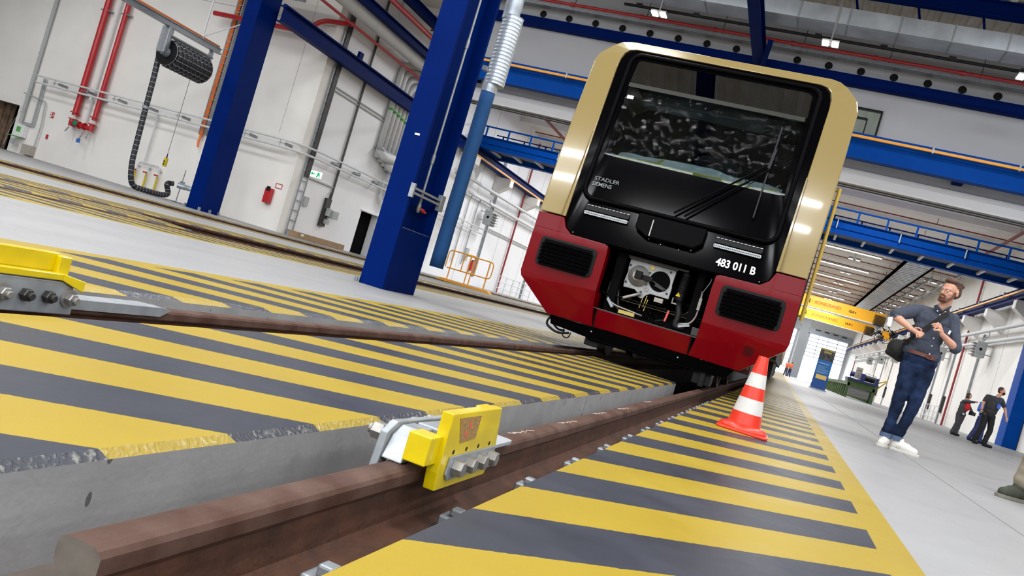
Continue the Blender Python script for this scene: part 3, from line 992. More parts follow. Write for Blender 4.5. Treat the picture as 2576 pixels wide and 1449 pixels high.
c2 = thing('steel_column', 'slimmer blue column standing in front of the cream wall', 'column', (-20.25, 24.8, 0))
b = MB(); b.box(-20.6, -20.0, 24.3, 25.35, 0, 9.8)
b.build('box_section', 'blue', c2, bevel=0.01)
b = MB()
for x, y in ((-20.63, 24.27), (-20.0, 24.27), (-19.97, 24.8), (-19.97, 25.3)): b.box(x - 0.03, x + 0.03, y - 0.04, y + 0.04, 0, 0.12)
b.build('anchor_bolts', 'galv', c2)

def ibeam_y(b, x, y0, y1, z0, z1, w_, t_=0.04, tw=0.03):
    b.box(x - w_ / 2, x + w_ / 2, y0, y1, z1 - t_, z1); b.box(x - w_ / 2, x + w_ / 2, y0, y1, z0, z0 + t_)
    b.box(x - tw / 2, x + tw / 2, y0, y1, z0 + t_, z1 - t_)
rw = thing('crane_runway', 'blue runway beam along the left wall, slanting from slim column past large one', 'beam', (-19.4, 60, 7.2))
b = MB(); ibeam_y(b, -19.5, 24.9, YF - 2, 7.25, 7.85, 0.34); b.box(-19.55, -19.45, 24.9, YF - 2, 7.85, 7.91)
b.build('beam', 'blue', rw)
b = MB(); b.box(-19.32, -19.22, 44, YF - 4, 7.32, 7.42); b.build('conductor_rail', 'amber', rw)
b = MB(); b.box(-19.62, -19.5, 30.4, 30.7, 7.9, 8.2); b.build('end_buffer', 'blue', rw)
rw2 = thing('crane_runway', 'blue runway beam with amber strip along the right wall behind the standing man', 'beam', (10.2, 80, 7.2))
b = MB(); ibeam_y(b, 10.15, 43, YF - 2, 7.35, 7.95, 0.34); b.build('beam', 'blue', rw2)
b = MB(); b.box(9.86, 9.95, 43, YF - 4, 7.66, 7.76); b.build('conductor_rail', 'amber', rw2)
for k in range(20):
    b = MB(); b.box(9.84, 10.1, 45 + k * 6, 45.08 + k * 6, 7.7, 7.95); b.build('conductor_bracket', 'galv', rw2)

ORD = ('first', 'second', 'third', 'fourth', 'fifth', 'sixth', 'seventh', 'eighth', 'ninth', 'tenth', 'eleventh', 'twelfth', 'thirteenth', 'fourteenth', 'fifteenth', 'sixteenth', 'seventeenth', 'eighteenth', 'nineteenth', 'twentieth', 'twenty-first', 'twenty-second', 'twenty-third', 'twenty-fourth')
def corbels(x, sx, ys, label, group, z=7.2):
    proto = None
    for k, y in enumerate(ys):
        if proto is None:
            b = MB()
            b.prism([(x, z), (x - sx * 1.1, z), (x - sx * 1.1, z - 0.45), (x, z - 1.25)], 'xz', y - 0.32, y + 0.32)
            proto = tag(b.build('wall_corbel', 'wall', bevel=0.01), '', 'corbel', group)
            loc0 = Vector(proto.location)
            o = proto
        else:
            o = dup(proto, loc0 + Vector((0, y - ys[0], 0)))
        o['label'] = label + ', %s from the viewer' % ORD[k]
ysl = [44.2 + k * 6.3 for k in range(14)]
corbels(-19.995, -1, ysl, 'pale concrete corbel carrying the left crane runway', 'corbels of the left runway')
corbels(10.995, 1, [48.2 + k * 6.3 for k in range(17)], 'pale concrete corbel carrying the right crane runway', 'corbels of the right runway', 7.3)

# ================================================================ TRAIN
XC = -1.53
def TZ(z):            # height measured on the lower front plane -> height on the raked upper front
    if z <= 1.45: return z
    m = z - 0.458
    return (0.458 + m * 0.96726) / (1 - 0.02258 * m)
def rake(u, v, d):    # train-front sheet: u from centre, v height, d depth behind the skin
    y = 9.3 + (0.21 * (v - 1.45) if v > 1.45 else 0.0) + (0.30 * (0.68 - v) if v < 0.68 else 0.0)
    return (XC + u, y + d, v)
tr = thing('train', 'cream and red electric train with black mask standing over the pit', 'train', (XC, 9.3, 0))
# body
b = MB()
sec = [(-1.5, 0.72), (1.5, 0.72), (1.535, 0.78), (1.535, 3.35), (1.46, 3.53), (1.2, 3.70), (-1.2, 3.70), (-1.46, 3.53), (-1.535, 3.35), (-1.535, 0.78)]
b.ring([(XC + u, v) for u, v in sec], [(XC + u * 0.93, 0.8 + (v - 0.8) * 0.95) for u, v in sec], 'xz', 9.86, 12.4)
b.prism([(XC + u, v) for u, v in sec], 'xz', 12.4, 46)
b.build('body', mat('train_side_cream', (0.55, 0.42, 0.2), 0.3), tr)
b = MB(); b.box(XC - 1.545, XC + 1.545, 9.56, 9.9, 0.75, 3.3); 
b2 = MB()
side = [(-1.545, 0.74), (-1.545, 3.4), (-1.49, 3.56), (-1.3, 3.68), (1.3, 3.68), (1.49, 3.56), (1.545, 3.4), (1.545, 0.74)]
b2.ring([(u, v) for u, v in side], [(u * 0.85, 0.8 + (v - 0.8) * 0.9) for u, v in side], None, 0.24, 0.42, fn=rake)
b2.build('front_gasket', 'black', tr)
# cream frame
U = []
outl = [(-1.53, 1.455), (-1.55, 2.3), (-1.545, 3.42), (-1.51, 3.54), (-1.37, 3.68), (-1.28, 3.735), (-1.18, 3.755)]
inl = [(-1.165, 3.655), (-1.205, 3.60), (-1.235, 3.5), (-1.24, 3.35), (-1.235, 2.4), (-1.205, 1.455)]
poly = outl + [(-u, v) for u, v in outl[::-1]] + [(-u, v) for u, v in inl] [::1]
poly = outl + [(-u, v) for u, v in reversed(outl)] + [(-u, v) for u, v in reversed(inl)] + inl
b = MB()
# left pillar, top band, right pillar as quads around the opening so that the skin follows the rake
o_ = [(-1.53, 1.455), (-1.55, 2.3), (-1.55, 2.9), (-1.545, 3.42), (-1.51, 3.54), (-1.37, 3.68), (-1.28, 3.735), (-1.18, 3.755)]
i_ = [(-1.205, 1.455), (-1.225, 2.3), (-1.235, 2.9), (-1.24, 3.40), (-1.235, 3.5), (-1.205, 3.59), (-1.16, 3.635), (-1.08, 3.655)]
oo = o_ + [(-u, v) for u, v in reversed(o_)]
ii = i_ + [(-u, v) for u, v in reversed(i_)]
vs = [rake(u, v, 0.015) for u, v in oo] + [rake(u, v, 0.0) for u, v in ii] + [rake(u, v, 0.30) for u, v in oo] + [rake(u, v, 0.12) for u, v in ii]
n = len(oo)
fs = []
for i in range(n - 1):
    fs += [(i, i + 1, n + i + 1, n + i), (i + 1, i, 2 * n + i, 2 * n + i + 1), (n + i, n + i + 1, 3 * n + i + 1, 3 * n + i)]
fs += [(0, n, 3 * n, 2 * n), (n - 1, 2 * n - 1, 4 * n - 1, 3 * n - 1)]
b.add(vs, fs)
b.build('cream_frame', 'cream', tr, bevel=0.012, seg=3)
for sx in (-1, 1):      # folded strip beside the mask on each pillar
    b = MB()
    vs = [rake(sx * 1.205, 1.455, -0.004), rake(sx * 1.25, 1.455, -0.004), rake(sx * 1.245, 2.53, -0.004), rake(sx * 1.225, 2.55, -0.004),
          rake(sx * 1.205, 1.455, 0.05), rake(sx * 1.25, 1.455, -0.03), rake(sx * 1.245, 2.53, -0.02), rake(sx * 1.225, 2.55, 0.03)]
    b.add(vs, [(0, 1, 2, 3), (4, 7, 6, 5), (1, 5, 6, 2), (0, 3, 7, 4), (3, 2, 6, 7), (0, 4, 5, 1)])
    b.build('pillar_fold', 'cream', tr)
# red lower fairing, in strips split at the fold line z = 0.68
b = MB()
def sheet(b, quads, d0, d1):
    for q in quads:
        b.prism(q, None, d0, d1, fn=rake)
ro = [(-1.10, 0.315), (-1.535, 0.68), (-1.54, 0.76), (-1.528, 1.445)]
def slab(pts_o, pts_i, d0=0.0, d1=0.32):
    n = len(pts_o)
    vs = [rake(u, v, d0) for u, v in pts_o] + [rake(u, v, d0) for u, v in pts_i] + [rake(u, v, d1) for u, v in pts_o] + [rake(u, v, d1) for u, v in pts_i]
    fs = []
    for i in range(n - 1):
        fs += [(i, i + 1, n + i + 1, n + i), (i + 1, i, 2 * n + i, 2 * n + i + 1), (n + i, n + i + 1, 3 * n + i + 1, 3 * n + i), (2 * n + i + 1, 2 * n + i, 3 * n + i, 3 * n + i + 1)]
    fs += [(0, n, 3 * n, 2 * n), (n - 1, 3 * n - 1, 4 * n - 1, 2 * n - 1)]
    b.add(vs, fs)
for sx in (-1, 1):
    f = lambda P: [(sx * u, v) for u, v in P]
    # outer strip / inner strip
    slab(f([(1.12, 0.32), (1.52, 0.66), (1.54, 0.72), (1.535, 1.1), (1.53, 1.25), (1.53, 1.262)]),
         f([(0.56, 0.325), (0.60, 0.535), (0.61, 0.72), (0.61, 1.1), (0.62, 1.245), (0.66, 1.262)]))
    slab(f([(1.53, 1.262), (1.53, 1.30), (1.529, 1.36), (1.528, 1.44)]),
         f([(0.66, 1.262), (1.08, 1.268), (1.165, 1.33), (1.215, 1.44)]))
slab([(-0.545, 0.325), (-0.545, 0.47), (-0.54, 0.53)], [(0.545, 0.325), (0.545, 0.47), (0.54, 0.53)], 0.004, 0.3)
b.build('red_fairing', 'tred', tr, bevel=0.014, seg=3)
b = MB()
for sx in (-1, 1): b.bar(rake(sx * 0.553, 0.325, -0.001), rake(sx * 0.553, 0.535, -0.001), 0.009, 0.006)
b.build('fairing_seam', 'black', tr)
# black mask: glossy field around the windscreen
oo = [(-1.20, 1.46), (-1.222, 2.3), (-1.232, 3.35), (-1.225, 3.5), (-1.195, 3.585), (-1.13, 3.635), (-1.05, 3.65), (1.05, 3.65), (1.13, 3.635), (1.195, 3.585), (1.225, 3.5), (1.232, 3.35), (1.222, 2.3), (1.20, 1.46), (1.15, 1.33), (1.06, 1.275), (-1.06, 1.275), (-1.15, 1.33)]
ii = [(-1.03, 2.30), (-1.03, 2.6), (-1.03, 3.2), (-1.02, 3.5), (-1.0, 3.53), (-0.97, 3.54), (-0.9, 3.54), (0.9, 3.54), (0.97, 3.54), (1.0, 3.53), (1.03, 3.5), (1.05, 3.2), (1.05, 2.6), (1.06, 2.30), (1.0, 2.29), (0.9, 2.285), (-0.9, 2.29), (-1.0, 2.295)]
b = MB(); b.ring(oo, ii, None, 0.02, 0.06, fn=rake)
b.build('black_mask', 'gloss', tr, smooth=True)
# raised rubber frame around the windscreen
cxs = rrect(-1.105, 1.115, 1.74, 3.60, 0.13, 6)
pts = [Vector(rake(u, v, 0.012)) for u, v in cxs]
# densify straight runs so that the ring follows the sheet
b = MB(); b.tube(pts, 0.028, 8, close=True)
b.build('screen_frame', 'semigloss', tr, smooth='all')
# windscreen glass and wrinkled film
b = MB(); b.prism([(-1.035, 2.295), (1.06, 2.285), (1.05, 3.235), (-1.02, 3.235)], None, 0.025, 0.035, fn=rake)
b.build('windscreen', 'tglass', tr)
b = MB(); b.prism([(-1.03, 3.24), (1.05, 3.24), (1.03, 3.545), (-1.01, 3.545)], None, 0.025, 0.035, fn=rake)
b.build('reflective_band', 'tband', tr)  # separate top pane added to carry the stronger reflections
b = MB()
NX, NZ = 90, 46
vs = []
for j in range(NZ + 1):
    for i in range(NX + 1):
        u = -1.015 + 2.03 * i / NX
        v = 2.30 + 0.92 * j / NZ
        q = Vector((u * 2.1, 0, v * 3.2))
        h = noise.noise(q) * 0.014 + abs(noise.noise(q * 3.1)) * 0.02 + noise.noise(q * 6.0) * 0.003
        vs.append(rake(u, v, -0.016 + h))
b.add(vs, [(j * (NX + 1) + i, j * (NX + 1) + i + 1, (j + 1) * (NX + 1) + i + 1, (j + 1) * (NX + 1) + i) for j in range(NZ) for i in range(NX)])
fo = b.build('protective_film', 'film', tr, smooth='all')
b = MB(); b.prism([(-1.02, 3.175), (1.03, 3.175), (1.03, 3.225), (-1.02, 3.225)], None, -0.02, 0.0, fn=rake); b.prism([(-0.98, 3.045), (1.01, 3.045), (1.01, 3.075), (-0.98, 3.075)], None, 0.04, 0.06, fn=rake)
b.build('film_edge', mat('film_edge_grey', (0.03, 0.03, 0.026), 0.5, spec=0.2), tr)
# cab interior
b = MB()
b.box(XC - 1.38, XC + 1.38, 11.8, 11.85, 0.9, 3.6); b.box(XC - 1.38, XC + 1.38, 9.85, 11.8, 1.5, 1.55); b.box(XC - 1.38, XC + 1.38, 9.9, 11.8, 3.5, 3.55)
b.box(XC - 1.4, XC - 1.38, 9.8, 11.8, 1.0, 3.5); b.box(XC + 1.38, XC + 1.4, 9.8, 11.8, 1.0, 3.5)
b.build('cab_interior', 'cdark', tr)
b = MB()
b.prism([(-1.03, 3.215), (1.05, 3.215), (1.05, 3.235), (-1.03, 3.235)], None, 0.1, 0.16, fn=rake)
b.box(XC - 0.85, XC + 0.6, 10.0, 10.03, 3.05, 3.5)
b.build('sun_blind', mat('blind_cloth', (0.06, 0.07, 0.075), 0.8), tr)
# draped dashboard with yellow tape
b = MB()
vs = []
for j in range(7):
    for i in range(41):
        u = -0.93 + 1.93 * i / 40
        zz = 2.285 + 0.034 * j * (1 - 0.25 * abs(u)) + 0.03 * noise.noise(Vector((u * 4, j * 0.6, 0)))
        vs.append(rake(u, zz, 0.10 + j * 0.05 + 0.02 * noise.noise(Vector((u * 7, j * 0.9, 3)))))
b.add(vs, [(j * 41 + i, j * 41 + i + 1, (j + 1) * 41 + i + 1, (j + 1) * 41 + i) for j in range(6) for i in range(40)])
b.build('dust_sheet', 'sheet', tr, smooth='all')
b = MB()
for k in range(8):
    u = -0.9 + k * 0.235
    b.bar(rake(u, 2.315 + 0.012 * math.sin(k * 2 - 2), 0.06), rake(u + 0.235, 2.315 + 0.012 * math.sin(k * 2), 0.06), 0.012, 0.028)
for u in (-0.42, 0.52): b.bar(rake(u, 2.31, 0.06), rake(u + 0.05, 2.42, 0.16), 0.026, 0.012)
b.build('masking_tape', 'tape', tr)
b = MB(); b.prism(rrect(-0.3, 0.25, 0, 0.75, 0.12), 'xz', 10.9, 11.0); 
for v in range(len(b.v)): b.v[v] += Vector((XC + 0.1, 0, 2.1))
b.build('driver_seat', mat('seat_cloth', (0.03, 0.035, 0.04), 0.8), tr)
b = MB(); b.prism([(-1.0, 3.03), (-0.92, 3.03), (-0.92, 3.075), (-1.0, 3.075)], None, 0.012, 0.016, fn=rake); b.build('white_sticker', 'whitem', tr)
# lights
def lamps(sx):
    u0_, u1_ = (0.495, 1.015)
    us = sorted((sx * u0_, sx * u1_))
    g = MB(); g.prism(rrect(us[0], us[1], 1.545, 1.585, 0.015), None, 0.008, 0.03, fn=rake)
    hl = g.build('headlight', 'led', tr)
    g = MB()
    for k in range(26):
        u = us[0] + 0.01 + k * 0.0196
        g.prism([(u, 1.546), (u + 0.003, 1.546), (u + 0.003, 1.584), (u, 1.584)], None, 0.004, 0.009, fn=rake)
    g.prism([(us[0], 1.563), (us[1], 1.563), (us[1], 1.567), (us[0], 1.567)], None, 0.004, 0.009, fn=rake)
    g.build('lens_divider', 'darksteel', hl)
    g = MB(); g.prism(rrect(us[0], us[1], 1.60, 1.665, 0.015), None, 0.015, 0.03, fn=rake); g.build('lamp_grid', 'black', tr)
    for k in range(12):
        u = us[0] + 0.012 + k * 0.043
        if k == 0 or True:
            g = MB(); g.prism([(u, 1.655), (u + 0.03, 1.655), (u + 0.03, 1.662), (u, 1.662)], None, 0.008, 0.016, fn=rake)
            g.build('led_bar', 'galv', tr)
lamps(-1); lamps(1)
# coupler hood between the lights
b = MB()
b.prism([(-0.39, 1.71), (-0.385, 1.53), (-0.24, 1.455), (0.30, 1.455), (0.385, 1.53), (0.39, 1.71)], None, -0.05, 0.05, fn=rake)
b.build('coupler_hood', 'semigloss', tr, bevel=0.02, seg=3)
b = MB(); b.bar(rake(-0.205, 1.66, -0.055), rake(-0.20, 1.47, -0.055), 0.012, 0.012); b.build('hood_edge', 'steel', tr)
b = MB()
for u, v in ((-0.205, 1.445), (-0.06, 1.42), (0.15, 1.41), (0.28, 1.44), (-1.07, 1.30), (1.07, 1.30)):
    b.lathe(rake(u, v, 0.02), (0, -1, 0), [(0, 0.008), (0.006, 0.006)], 10)
b.build('screw', 'steel', tr)
# wipers
b = MB()
b.tube([rake(-0.02, 1.80, -0.03), rake(0.78, 2.555, -0.05)], 0.012, 8)
b.tube([rake(0.10, 1.79, -0.03), rake(0.855, 2.555, -0.05)], 0.012, 8)
b.tube(arc([rake(0.60, 2.38, -0.04), rake(0.66, 2.30, -0.06), rake(0.74, 2.40, -0.05)], 0.05), 0.005, 6)
b.build('wiper_arm', 'semigloss', tr, smooth=True)
b = MB()
b.bar(rake(0.815, 1.96, -0.02), rake(0.82, 3.06, -0.02), 0.014, 0.03)
b.bar(rake(0.815, 2.55, -0.045), rake(0.83, 2.78, -0.035), 0.03, 0.012)
b.build('wiper_blade', mat('wiper_grey', (0.02, 0.02, 0.024), 0.5, spec=0.2), tr)
# lettering
up = Vector((0, 0.21, 1)).normalized()
text('483 011 B', 0.118, tr, 'running_number', 'text', rake(0.575, 1.355, 0.0145) if False else rake(0.575, 1.357, 0.016), up=(0, 0, 1), sx=0.88, offset=0.0035)
text('STADLER', 0.066, tr, 'lettering', 'textg', rake(-1.035, TZ(1.95), 0.018), up=up, sx=1.12, offset=0.0)
text('SIEMENS', 0.068, tr, 'lettering', 'textg', rake(-1.045, TZ(1.885), 0.018), up=up, sx=0.95, offset=0.0006)
# louvred grilles
for sx in (-1, 1):
    b = MB(); 
    us = sorted((sx * 0.715, sx * 1.405))
    b.prism(rrect(us[0], us[1], 0.835, 1.175, 0.055), None, -0.012, 0.02, fn=rake)
    gr = b.build('grille', 'black', tr, bevel=0.006)
    for k in range(7):
        v = 0.865 + k * 0.044
        w_ = 0.02 if k in (0, 6) else 0.0
        b = MB()
        a0, a1 = us[0] + 0.035 + w_, us[1] - 0.035 - w_
        vs = [rake(a0, v - 0.018, -0.06), rake(a1, v - 0.018, -0.06), rake(a1, v + 0.016, -0.02), rake(a0, v + 0.016, -0.02), rake(a0 + .01, v - 0.022, -0.012), rake(a1 - .01, v - 0.022, -0.012)]
        b.add(vs, [(0, 1, 2, 3), (0, 4, 5, 1), (3, 2, 5, 4), (0, 3, 4), (1, 5, 2)])
        b.build('slat', 'semigloss', gr)
b = MB()
for k in range(6):
    hw = 0.055 * math.cos((k - 2.5) / 3.4)
    b.prism([(1.165 - hw, 0.505 + k * 0.017), (1.165 + hw, 0.505 + k * 0.017), (1.165 + hw, 0.513 + k * 0.017), (1.165 - hw, 0.513 + k * 0.017)], None, -0.002, 0.004, fn=rake)
b.build('horn_slots', 'black', tr)
# coupler bay
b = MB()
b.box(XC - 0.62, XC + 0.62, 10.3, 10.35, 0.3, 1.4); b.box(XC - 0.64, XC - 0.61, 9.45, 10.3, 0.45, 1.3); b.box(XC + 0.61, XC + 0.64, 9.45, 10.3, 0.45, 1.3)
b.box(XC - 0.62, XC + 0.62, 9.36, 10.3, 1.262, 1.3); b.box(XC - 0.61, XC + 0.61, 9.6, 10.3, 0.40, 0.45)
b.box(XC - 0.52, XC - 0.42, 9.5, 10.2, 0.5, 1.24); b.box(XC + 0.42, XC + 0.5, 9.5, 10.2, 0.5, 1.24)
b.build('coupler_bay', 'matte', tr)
b = MB(); b.box(XC - 0.61, XC + 0.60, 9.40, 9.52, 0.528, 0.545); b.build('bay_sill', 'darksteel', tr, bevel=0.003)
cp = MB()
pl = [(-0.385, 0.868), (-0.25, 0.872), (-0.2, 0.84), (-0.19, 0.80), (-0.155, 0.788), (-0.125, 0.80), (-0.11, 0.835), (-0.06, 0.868), (0.155, 0.866), (0.158, 1.0), (0.15, 1.03), (0.157, 1.2), (-0.385, 1.205), (-0.39, 1.1), (-0.38, 1.06), (-0.392, 0.95)]
cp.prism([(XC + u, v) for u, v in pl], 'xz', 9.6, 9.64)
cpl = cp.build('coupler_plate', 'alu', tr, bevel=0.004)
b = MB(); b.lathe((-1.774, 9.6, 1.031), (0, -1, 0), [(0, 0.125), (0.012, 0.122), (0.075, 0.06), (0.08, 0.058)], 32); b.build('coupler_cone', 'alud', cpl, smooth=True)
b = MB(); b.lathe((-1.524, 9.598, 1.034), (0, -1, 0), [(0, 0.119), (0.004, 0.119), (0.004, 0.1)], 32); b.build('funnel_shade_disc', 'matte', cpl)  # black disc on the plate paints the shade of the hole
b = MB(); b.box(-1.80, -1.72, 9.47, 9.55, 0.99, 1.085); b.box(-1.73, -1.6, 9.52, 9.56, 1.0, 1.055); b.build('coupler_hook', 'black', cpl, bevel=0.005)
b = MB(); b.bar((-1.6, 9.575, 1.02), (-1.43, 9.575, 0.96), 0.02, 0.012); b.bar((-1.56, 9.57, 0.985), (-1.45, 9.57, 0.955), 0.012, 0.03); b.build('latch', 'darksteel', cpl)
b = MB(); b.lathe((-1.647, 9.6, 1.161), (0, -1, 0), [(0, 0.028), (0.012, 0.028), (0.012, 0.02), (0.001, 0.019)], 20); b.build('air_port', 'brass', cpl)
b = MB(); b.lathe((-1.651, 9.6, 0.908), (0, -1, 0), [(0, 0.032), (0.01, 0.03), (0.01, 0.014), (0.002, 0.012)], 20); b.build('air_port', 'steel', cpl)
for x, z in ((-1.9, 1.13), (-1.9, 0.93), (-1.66, 1.1), (-1.665, 0.96), (-1.43, 1.17), (-1.41, 0.92), (-1.70, 0.86)):
    b = MB(); b.lathe((x, 9.6, z), (0, -1, 0), [(0, 0.014), (0.006, 0.014), (0.006, 0.008)], 12); b.build('bolt', 'darksteel', cpl)
b = MB(); b.tube([(-1.697, 9.58, 0.84), (-1.853, 9.45, 0.735)], 0.019, 10); b.build('release_bar', 'steel', cpl, smooth=True)
b = MB(); b.box(-2.03, -1.235, 9.57, 9.62, 1.215, 1.24); b.box(-1.93, -1.35, 9.55, 9.6, 1.2, 1.225); b.build('bay_rail', 'darksteel', tr, bevel=0.003)
for x0, x1 in ((-2.03, -2.0), (-1.25, -1.26)):
    b = MB()
    pts = [(x0 + (x1 - x0) * k / 24, 9.6, 1.205 - 0.32 * k / 24) for k in range(25)]
    b.tube(pts, [0.052 if (k % 2 or k > 18 or k < 4) else 0.046 for k in range(25)], 16); b.build('cable_boot', 'black', tr, smooth=True)
for x in (-1.999, -1.275):
    b = MB(); b.prism([(x - 0.026, 0.925), (x + 0.026, 0.925), (x, 0.972)], 'xz', 9.54, 9.543); wtri = b.build('warning_triangle', 'wyel', tr)
    b = MB(); b.prism([(x + 0.002, 0.958), (x - 0.006, 0.944), (x, 0.944), (x - 0.003, 0.931), (x + 0.007, 0.947), (x + 0.001, 0.947)], 'xz', 9.538, 9.54); b.build('warning_bolt', 'black', wtri)
    b = MB(); b.box(x - 0.05, x - 0.04, 9.55, 9.6, 0.84, 0.9); b.box(x + 0.03, x + 0.04, 9.55, 9.6, 0.83, 0.89); b.box(x - 0.05, x + 0.04, 9.55, 9.6, 0.83, 0.845); b.build('boot_clip', 'steel', tr)
def hose(nm, pts, r, mt): 
    b = MB(); b.tube(arc(pts, 0.08), r, 8); return b.build(nm, mt, tr, smooth='all')
hose('jumper_cable', [(-2.05, 9.55, 0.90), (-2.06, 9.55, 0.80), (-2.03, 9.5, 0.68), (-1.93, 9.5, 0.63), (-1.8, 9.52, 0.62), (-1.6, 9.55, 0.60)], 0.011, 'steel')
hose('jumper_cable', [(-2.0, 9.55, 0.84), (-1.97, 9.55, 0.74), (-1.96, 9.55, 0.64), (-1.88, 9.52, 0.60)], 0.011, 'darksteel')
hose('jumper_cable', [(-1.97, 9.6, 0.86), (-1.93, 9.58, 0.72), (-1.9, 9.58, 0.62)], 0.014, 'darksteel')
hose('brake_hose', [(-1.25, 9.58, 0.88), (-1.2, 9.52, 0.70), (-1.22, 9.5, 0.58), (-1.1, 9.5, 0.60)], 0.035, 'black')
hose('jumper_cable', [(-0.962, 9.5, 1.22), (-0.965, 9.5, 1.17), (-1.0, 9.5, 1.08), (-1.02, 9.5, 1.03)], 0.005, 'galv')
hose('jumper_cable', [(-1.02, 9.5, 1.05), (-1.012, 9.5, 0.9), (-1.01, 9.5, 0.76), (-1.05, 9.5, 0.665), (-1.2, 9.5, 0.62)], 0.012, 'steel')
hose('jumper_cable', [(-1.15, 9.55, 0.74), (-1.08, 9.52, 0.82), (-1.03, 9.52, 0.9)], 0.012, 'darksteel')
b = MB(); b.box(-1.03, -0.995, 9.47, 9.52, 0.83, 0.97); b.build('connector', 'steel', tr, bevel=0.004)
b = MB(); b.bar((-1.17, 9.47, 0.60), (-1.05, 9.47, 0.645), 0.03, 0.03); b.build('connector', 'galv', tr, bevel=0.003)
b = MB(); b.bar((-2.02, 9.47, 0.685), (-1.94, 9.47, 0.60), 0.05, 0.03); b.build('connector', 'galv', tr, bevel=0.003)
b = MB(); b.bar((-1.318, 9.5, 0.74), (-1.33, 9.48, 0.61), 0.022, 0.015); b.build('red_tag', 'red', tr)
b = MB(); b.box(-1.01, -0.92, 9.42, 9.5, 0.55, 0.64); b.build('socket_box', 'darksteel', tr, bevel=0.004)
b = MB(); b.box(-1.53, -1.43, 9.6, 9.66, 0.80, 0.85); b.build('bracket', 'beige', tr)
b = MB(); b.box(-1.87, -1.68, 9.5, 9.56, 0.56, 0.60); b.build('cast_label', 'brass', tr)
for x, z0_, z1_ in ((-1.66, 0.68, 0.83), (-1.62, 0.7, 0.84), (-1.6, 0.66, 0.8)):
    b = MB(); b.tube([(x, 9.62, z1_), (x - 0.01, 9.6, z0_)], 0.006, 6); b.build('copper_strap', 'brass', tr)
b = MB()
for k in range(60):
    x = R.uniform(-2.0, -1.05); z = R.uniform(0.57, 0.83)
    b.bar((x, 9.9 + R.uniform(0, .3), z), (x + R.uniform(-.08, .08), 9.9, z + R.uniform(-.08, .08)), 0.012, 0.012)
b.build('pipework', 'darksteel', tr)
# skirt, plough and wheelsets
b = MB()
b.prism([(-1.08, 0.315), (-1.06, 0.215), (-0.80, 0.20), (-0.62, 0.185), (-0.55, 0.16), (0.62, 0.175), (0.98, 0.205), (1.02, 0.22), (1.08, 0.315)], None, 0.03, 0.16, fn=rake)
b.prism([(-0.60, 0.185), (0.98, 0.20), (0.98, 0.19), (-0.60, 0.172)], None, -0.01, 0.03, fn=rake)
b.build('skirt', 'semigloss', tr, bevel=0.006)
b = MB()
for u, v in ((-0.56, 0.265), (0.46, 0.27)): b.lathe(rake(u, v, 0.03), (0, -1, 0), [(0, 0.011), (0.01, 0.009)], 10)
b.build('skirt_bolt', 'galv', tr)
b = MB(); b.box(XC - 0.62, XC - 0.45, 9.5, 9.9, 0.10, 0.2); b.build('rail_guard', 'black', tr, bevel=0.01); b = MB(); b.box(XC + 0.66, XC + 0.86, 9.5, 9.9, 0.05, 0.22); b.box(XC + 0.74, XC + 0.8, 9.45, 9.5, 0.03, 0.2)
b.build('rail_guard', 'black', tr, bevel=0.01)
for nm, pts, r in (('coupling_hose', [(-2.60, 9.5, 0.33), (-2.66, 9.5, 0.2), (-2.5, 9.5, 0.13), (-2.35, 9.5, 0.17)], 0.014), ('coupling_hose', [(-2.58, 9.55, 0.32), (-2.6, 9.55, 0.24), (-2.5, 9.55, 0.17), (-2.42, 9.55, 0.18)], 0.012), ('coupling_hose', [(-2.42, 9.5, 0.2), (-2.42, 9.5, 0.11), (-2.34, 9.5, 0.11), (-2.33, 9.5, 0.18)], 0.008)):
    hose(nm, pts, r, 'black')
for k, y in enumerate((11.2, 13.4, 27.0, 29.2, 42.0, 44.2)):
    b = MB()
    for sx in (-1, 1):
        x = -1.496 + sx * 0.7535
        b.lathe((x - sx * 0.075, y, 0.425), (sx, 0, 0), [(0, 0.30), (0.002, 0.452), (0.028, 0.455), (0.034, 0.425), (0.13, 0.42), (0.13, 0.37), (0.10, 0.36), (0.09, 0.12), (0.13, 0.1)], 36)
    b.tube([(-2.2, y, 0.425), (-0.8, y, 0.425)], 0.09, 12)
    b.build('wheelset', mat('wheel_steel', (0.05, 0.035, 0.03), 0.5, 0.4) if k == 0 else bpy.data.materials['wheel_steel'], tr, smooth=True)
b = MB()
for y0_, y1_ in ((10.6, 14.0), (26.4, 29.8), (41.4, 44.8)):
    for x in (-2.50, -0.46):
        b.box(x - 0.09, x + 0.09, y0_, y1_, 0.34, 0.58); 
        for yy in (y0_ + 0.6, y1_ - 0.6): b.box(x - 0.11, x + 0.11, yy - 0.16, yy + 0.16, 0.28, 0.62); b.lathe((x, yy, 0.62), (0, 0, 1), [(0, 0.1), (0.2, 0.1)], 12)
b.build('bogie_frame', mat('bogie_paint', (0.09, 0.01, 0.012), 0.5), tr)
b = MB(); b.box(XC - 1.45, XC + 1.45, 10.2, 46, 0.55, 0.75)
for k in range(14):
    b.box(XC - 1.4, XC - 0.2, 15.2 + k * 0.78, 15.8 + k * 0.78, 0.28, 0.6); b.box(XC + 0.3, XC + 1.4, 15.0 + k * 0.78, 15.6 + k * 0.78, 0.26, 0.6)
b.build('underfloor_equipment', 'black', tr)
b = MB(); b.tube([(0.06, 9.85, 1.05), (0.06, 9.85, 2.58)], 0.022, 10)
for z in (1.1, 2.55): b.tube([(0.0, 9.87, z), (0.06, 9.85, z)], 0.014, 8)
b.build('grab_pole', mat('pole_ochre', (0.5, 0.33, 0.05), 0.35), tr, smooth=True)

